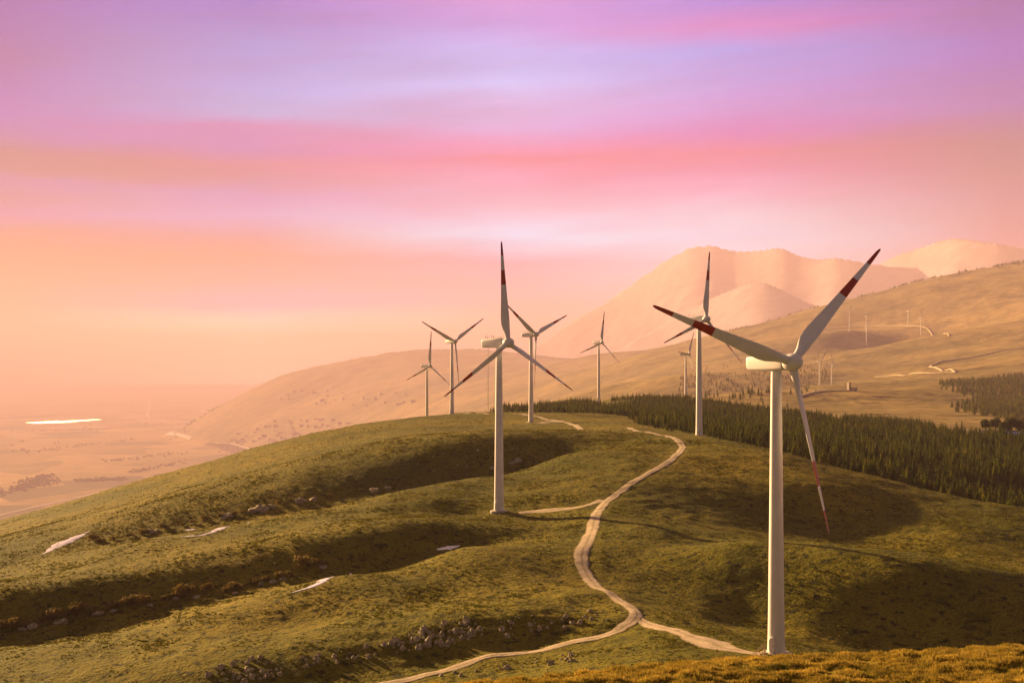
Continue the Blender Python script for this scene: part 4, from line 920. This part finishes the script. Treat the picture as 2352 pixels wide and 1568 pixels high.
# ------------------------------------------------------------------ camera, light, air
cam = bpy.data.cameras.new('camera'); co = bpy.data.objects.new('camera', cam); COL.objects.link(co)
co.location = (0, 0, 0); co.rotation_euler = (math.radians(90), 0, 0)
cam.sensor_fit = 'HORIZONTAL'; cam.sensor_width = 36; cam.lens = 36 * F / 2352
cam.shift_y = (HY - 784) / 2352; cam.clip_start = .5; cam.clip_end = 250000
scene.camera = co
SUN_AZ, SUN_EL = math.radians(43), math.radians(14.0)   # left of the view direction, height
sd = Vector((-math.sin(SUN_AZ) * math.cos(SUN_EL), math.cos(SUN_AZ) * math.cos(SUN_EL), math.sin(SUN_EL)))
sl = bpy.data.lights.new('sun', 'SUN'); sl.energy = 5.0; sl.angle = math.radians(.9); sl.color = (1.0, .59, .25)
so = bpy.data.objects.new('sun', sl); COL.objects.link(so); so.rotation_euler = sd.to_track_quat('Z', 'Y').to_euler(); so.location = (-300, 200, 300)

hz = MB(); hz.box((0, 45500, 650), (112000, 95000, 3200)); hz_o = hz.build('haze', [], smooth=False)
hm = bpy.data.materials.new('haze_air'); hm.use_nodes = True; nt = hm.node_tree; nt.nodes.clear()
out = nd(nt, 'ShaderNodeOutputMaterial'); pv = nd(nt, 'ShaderNodeVolumePrincipled')
HAZE_D, HAZE_G, HAZE_C = 5.4e-5, .06, (.72, .555, .74)
pv.inputs['Color'].default_value = (*HAZE_C, 1); pv.inputs['Density'].default_value = HAZE_D; pv.inputs['Anisotropy'].default_value = HAZE_G
nt.links.new(pv.outputs[0], out.inputs['Volume']); hz_o.data.materials.clear(); hz_o.data.materials.append(hm); tag(hz_o, kind='stuff')

# evening sky: vertical colour profiles at five bearings, blended, with drifting streaks
def lin(c): return tuple(((v / 255) / 12.92 if v <= 10 else (((v / 255) + .055) / 1.055) ** 2.4) for v in c)
EXPO = 2.4
SKY = {25: [(0, (0.0, 0.0, 0.0941)), (130, (0.0, 0.0, 0.0874)), (200, (0.0, 0.0, 0.0992)), (250, (0.0, 0.0, 0.1259)), (320, (0.0, 0.0, 0.0892)), (350, (0.0, 0.0, 0.0375)), (400, (0.0, 0.0, 0.0359)), (420, (0.0, 0.0, 0.0921)), (465, (0.0, 0.0, 0.0612)), (492, (0.0, 0.0, 0.1119)), (525, (0.0, 0.0, 0.0336)), (575, (0.0, 0.0, 0.0025)), (625, (0.0, 0.0, 0.0)), (680, (0.0, 0.0, 0.0)), (760, (0.0, 0.0514, 0.0)), (800, (0.0, 0.0514, 0.0)), (850, (0.0, 0.0514, 0.0))], 588: [(0, (0.0016, 0.0134, 0.1381)), (100, (0.0, 0.0373, 0.161)), (200, (0.0, 0.0518, 0.1866)), (262, (0.0, 0.063, 0.1909)), (292, (0.0426, 0.0128, 0.1198)), (345, (0.0207, 0.0, 0.1183)), (385, (0.0408, 0.0, 0.0556)), (410, (0.0164, 0.0, 0.0619)), (450, (0.0, 0.0123, 0.1507)), (500, (0.0, 0.0352, 0.1842)), (540, (0.0, 0.0, 0.071)), (592, (0.0, 0.0, 0.0213)), (650, (0.0, 0.0, 0.0868)), (700, (0.0, 0.0, 0.4147)), (780, (0.0, 1.7231, 1.3823)), (850, (0.0, 1.7231, 1.3823))], 1176: [(0, (0.0888, 0.0485, 0.1779)), (60, (0.0561, 0.0471, 0.1811)), (110, (0.0479, 0.0794, 0.2247)), (160, (0.0353, 0.0838, 0.2188)), (200, (0.0532, 0.1048, 0.2463)), (240, (0.0642, 0.0824, 0.2155)), (295, (0.0612, 0.0537, 0.1823)), (335, (0.1124, 0.017, 0.1198)), (362, (0.1066, 0.0, 0.0652)), (400, (0.0979, 0.0201, 0.12)), (470, (0.0835, 0.076, 0.1842)), (550, (0.0151, 0.2218, 0.3982)), (600, (0.0, 0.0156, 0.1572)), (680, (0.0, 0.0526, 0.1947)), (780, (0.0, 0.0695, 0.1988)), (850, (0.0, 0.0695, 0.1988))], 1700: [(0, (0.0175, 0.0246, 0.175)), (60, (0.0884, 0.0213, 0.1362)), (120, (0.0101, 0.0499, 0.2058)), (200, (0.028, 0.0377, 0.1788)), (260, (0.0466, 0.0269, 0.1677)), (305, (0.0655, 0.0, 0.131)), (350, (0.0984, 0.0, 0.0655)), (400, (0.0841, 0.0079, 0.0977)), (450, (0.0959, 0.0645, 0.1727)), (500, (0.0656, 0.1413, 0.2442)), (540, (0.0481, 0.201, 0.3393)), (600, (0.0481, 0.1905, 0.3159)), (850, (0.0481, 0.1905, 0.3159))], 2310: [(0, (0.0, 0.0, 0.0941)), (80, (0.0, 0.0, 0.1107)), (150, (0.0, 0.0, 0.1198)), (230, (0.0, 0.0, 0.1179)), (280, (0.0, 0.0, 0.0736)), (340, (0.0, 0.0, 0.0411)), (400, (0.0, 0.0, 0.0431)), (460, (0.0, 0.0, 0.0541)), (530, (0.0, 0.0, 0.0546)), (600, (0.0, 0.0, 0.0546)), (850, (0.0, 0.0, 0.0546))]}
#@@SKY@@
SKYT = [(25, [(0, (148, 122, 178)), (130, (166, 130, 178)), (200, (176, 140, 186)), (250, (186, 142, 188)), (320, (198, 140, 172)), (350, (202, 128, 148)), (400, (212, 134, 158)), (420, (220, 142, 168)), (465, (216, 124, 136)), (492, (230, 166, 174)), (525, (236, 148, 146)), (575, (252, 146, 128)), (625, (255, 152, 122)), (680, (255, 176, 128)), (760, (254, 200, 152)), (800, (252, 214, 160)), (850, (251, 216, 168))]),
        (588, [(0, (196, 148, 200)), (100, (200, 166, 212)), (200, (206, 178, 220)), (262, (216, 180, 214)), (292, (230, 164, 192)), (345, (234, 160, 182)), (385, (238, 146, 164)), (410, (238, 148, 164)), (450, (238, 174, 190)), (500, (240, 184, 194)), (540, (246, 176, 170)), (592, (250, 160, 152)), (650, (255, 156, 138)), (700, (255, 176, 148)), (780, (255, 212, 172)), (850, (254, 216, 170))]),
        (1176, [(0, (226, 164, 214)), (60, (222, 172, 224)), (110, (220, 186, 234)), (160, (220, 194, 238)), (200, (228, 198, 238)), (240, (232, 188, 224)), (295, (240, 178, 212)), (335, (250, 164, 186)), (362, (252, 150, 168)), (400, (253, 172, 186)), (470, (255, 192, 200)), (550, (254, 218, 226)), (600, (255, 190, 184)), (680, (255, 196, 174)), (780, (255, 212, 178)), (850, (255, 210, 172))]),
        (1700, [(0, (206, 150, 208)), (60, (224, 154, 206)), (120, (206, 168, 222)), (200, (218, 168, 216)), (260, (228, 162, 204)), (305, (236, 152, 190)), (350, (246, 148, 166)), (400, (250, 168, 180)), (450, (253, 188, 197)), (500, (254, 210, 214)), (540, (254, 214, 218)), (600, (254, 206, 200)), (850, (254, 200, 170))]),
        (2310, [(0, (154, 120, 176)), (80, (146, 128, 188)), (150, (166, 128, 188)), (230, (186, 132, 180)), (280, (200, 132, 166)), (340, (214, 128, 150)), (400, (226, 142, 152)), (460, (232, 156, 158)), (530, (238, 168, 160)), (600, (240, 172, 160)), (850, (240, 180, 160))])]
HZ_T = None
w = bpy.data.worlds.new('World'); scene.world = w; w.use_nodes = True; nt = w.node_tree
bg = nt.nodes['Background']
tc = nt.nodes.new('ShaderNodeTexCoord'); sp = nd(nt, 'ShaderNodeSeparateXYZ'); nt.links.new(tc.outputs['Generated'], sp.inputs[0])
X_, Y_, Z_ = sp.outputs
az = mathn(nt, 'ARCTAN2', X_, Y_); el = mathn(nt, 'ARCSINE', Z_)
cmb = nd(nt, 'ShaderNodeCombineXYZ'); nt.links.new(az, cmb.inputs[0]); nt.links.new(el, cmb.inputs[1])
wv = noise(nt, scaled(nt, cmb.outputs[0], (3.0, 11.0, 1)), 1.0, 4, .5)
cm2 = nd(nt, 'ShaderNodeCombineXYZ'); nt.links.new(az, cm2.inputs[0]); nt.links.new(mathn(nt, 'SUBTRACT', el, mathn(nt, 'MULTIPLY', az, .07)), cm2.inputs[1])
wv2 = noise(nt, scaled(nt, cm2.outputs[0], (9.0, 60.0, 1)), 1.0, 4, .6)
wv3 = noise(nt, scaled(nt, cm2.outputs[0], (5.0, 46.0, 1)), 1.0, 6, .62)
warp = mathn(nt, 'ADD', mathn(nt, 'MULTIPLY', mathn(nt, 'SUBTRACT', wv, .5), .015), mathn(nt, 'MULTIPLY', mathn(nt, 'SUBTRACT', wv2, .5), .016))
WARP = 1.0
t = mathn(nt, 'DIVIDE', mathn(nt, 'ADD', el, mathn(nt, 'MULTIPLY', warp, WARP)), .30)      # 0 at the horizon, 1 at 17 degrees
def colramp(px, prof):
    ca = math.cos(math.atan((px - CX) / F)); stops = []
    for py, c in prof:
        e = math.atan((HY - py) / F * ca) / .30
        stops.append((min(1, max(0, e)), tuple(max(0, x) for x in c)))
    stops.sort(key=lambda s: s[0]); return ramp(nt, t, stops, 'LINEAR')
cols = [colramp(px, SKY.get(px) or [(py, tuple(x / 2 ** EXPO for x in lin(c))) for py, c in prof]) for px, prof in SKYT]
def mr(src, a, b, lo=0, hi=1, it='LINEAR'):
    n = nd(nt, 'ShaderNodeMapRange', interpolation_type=it); nt.links.new(src, n.inputs[0])
    for i, v in ((1, a), (2, b), (3, lo), (4, hi)): n.inputs[i].default_value = v
    return n.outputs[0]
c = cols[0]
for i in range(1, 5):
    a0, a1 = (math.atan((SKYT[k][0] - CX) / F) for k in (i - 1, i))
    c = mixc(nt, mr(az, a0, a1), c, cols[i])
c = mixc(nt, 1.0, c, ramp(nt, wv3, [(.30, (.80, .74, .84)), (.5, (1, 1, 1)), (.70, (1.18, 1.17, 1.12))]), 'MULTIPLY')
# higher up and away from the sunset the sky falls to dusk
hi = mr(el, .27, .5, 0, 1, 'SMOOTHSTEP'); c = mixc(nt, hi, c, (.020, .021, .032))
back = mr(Y_, .90, .50, 0, 1, 'SMOOTHSTEP'); c = mixc(nt, back, c, (.012, .014, .018))
nt.links.new(c, bg.inputs['Color']); bg.inputs['Strength'].default_value = 1.0
w.cycles.sampling_method = 'AUTOMATIC'

vs = scene.view_settings; scene.display_settings.display_device = 'sRGB'
vs.view_transform = 'Standard'; vs.look = 'None'; vs.exposure = EXPO; vs.gamma = 1.0
cy = scene.cycles
cy.max_bounces = 5; cy.diffuse_bounces = 2; cy.glossy_bounces = 2; cy.transmission_bounces = 2; cy.volume_bounces = 0
cy.use_denoising = True; cy.sample_clamp_indirect = 3.0
cy.volume_step_rate = 4.0
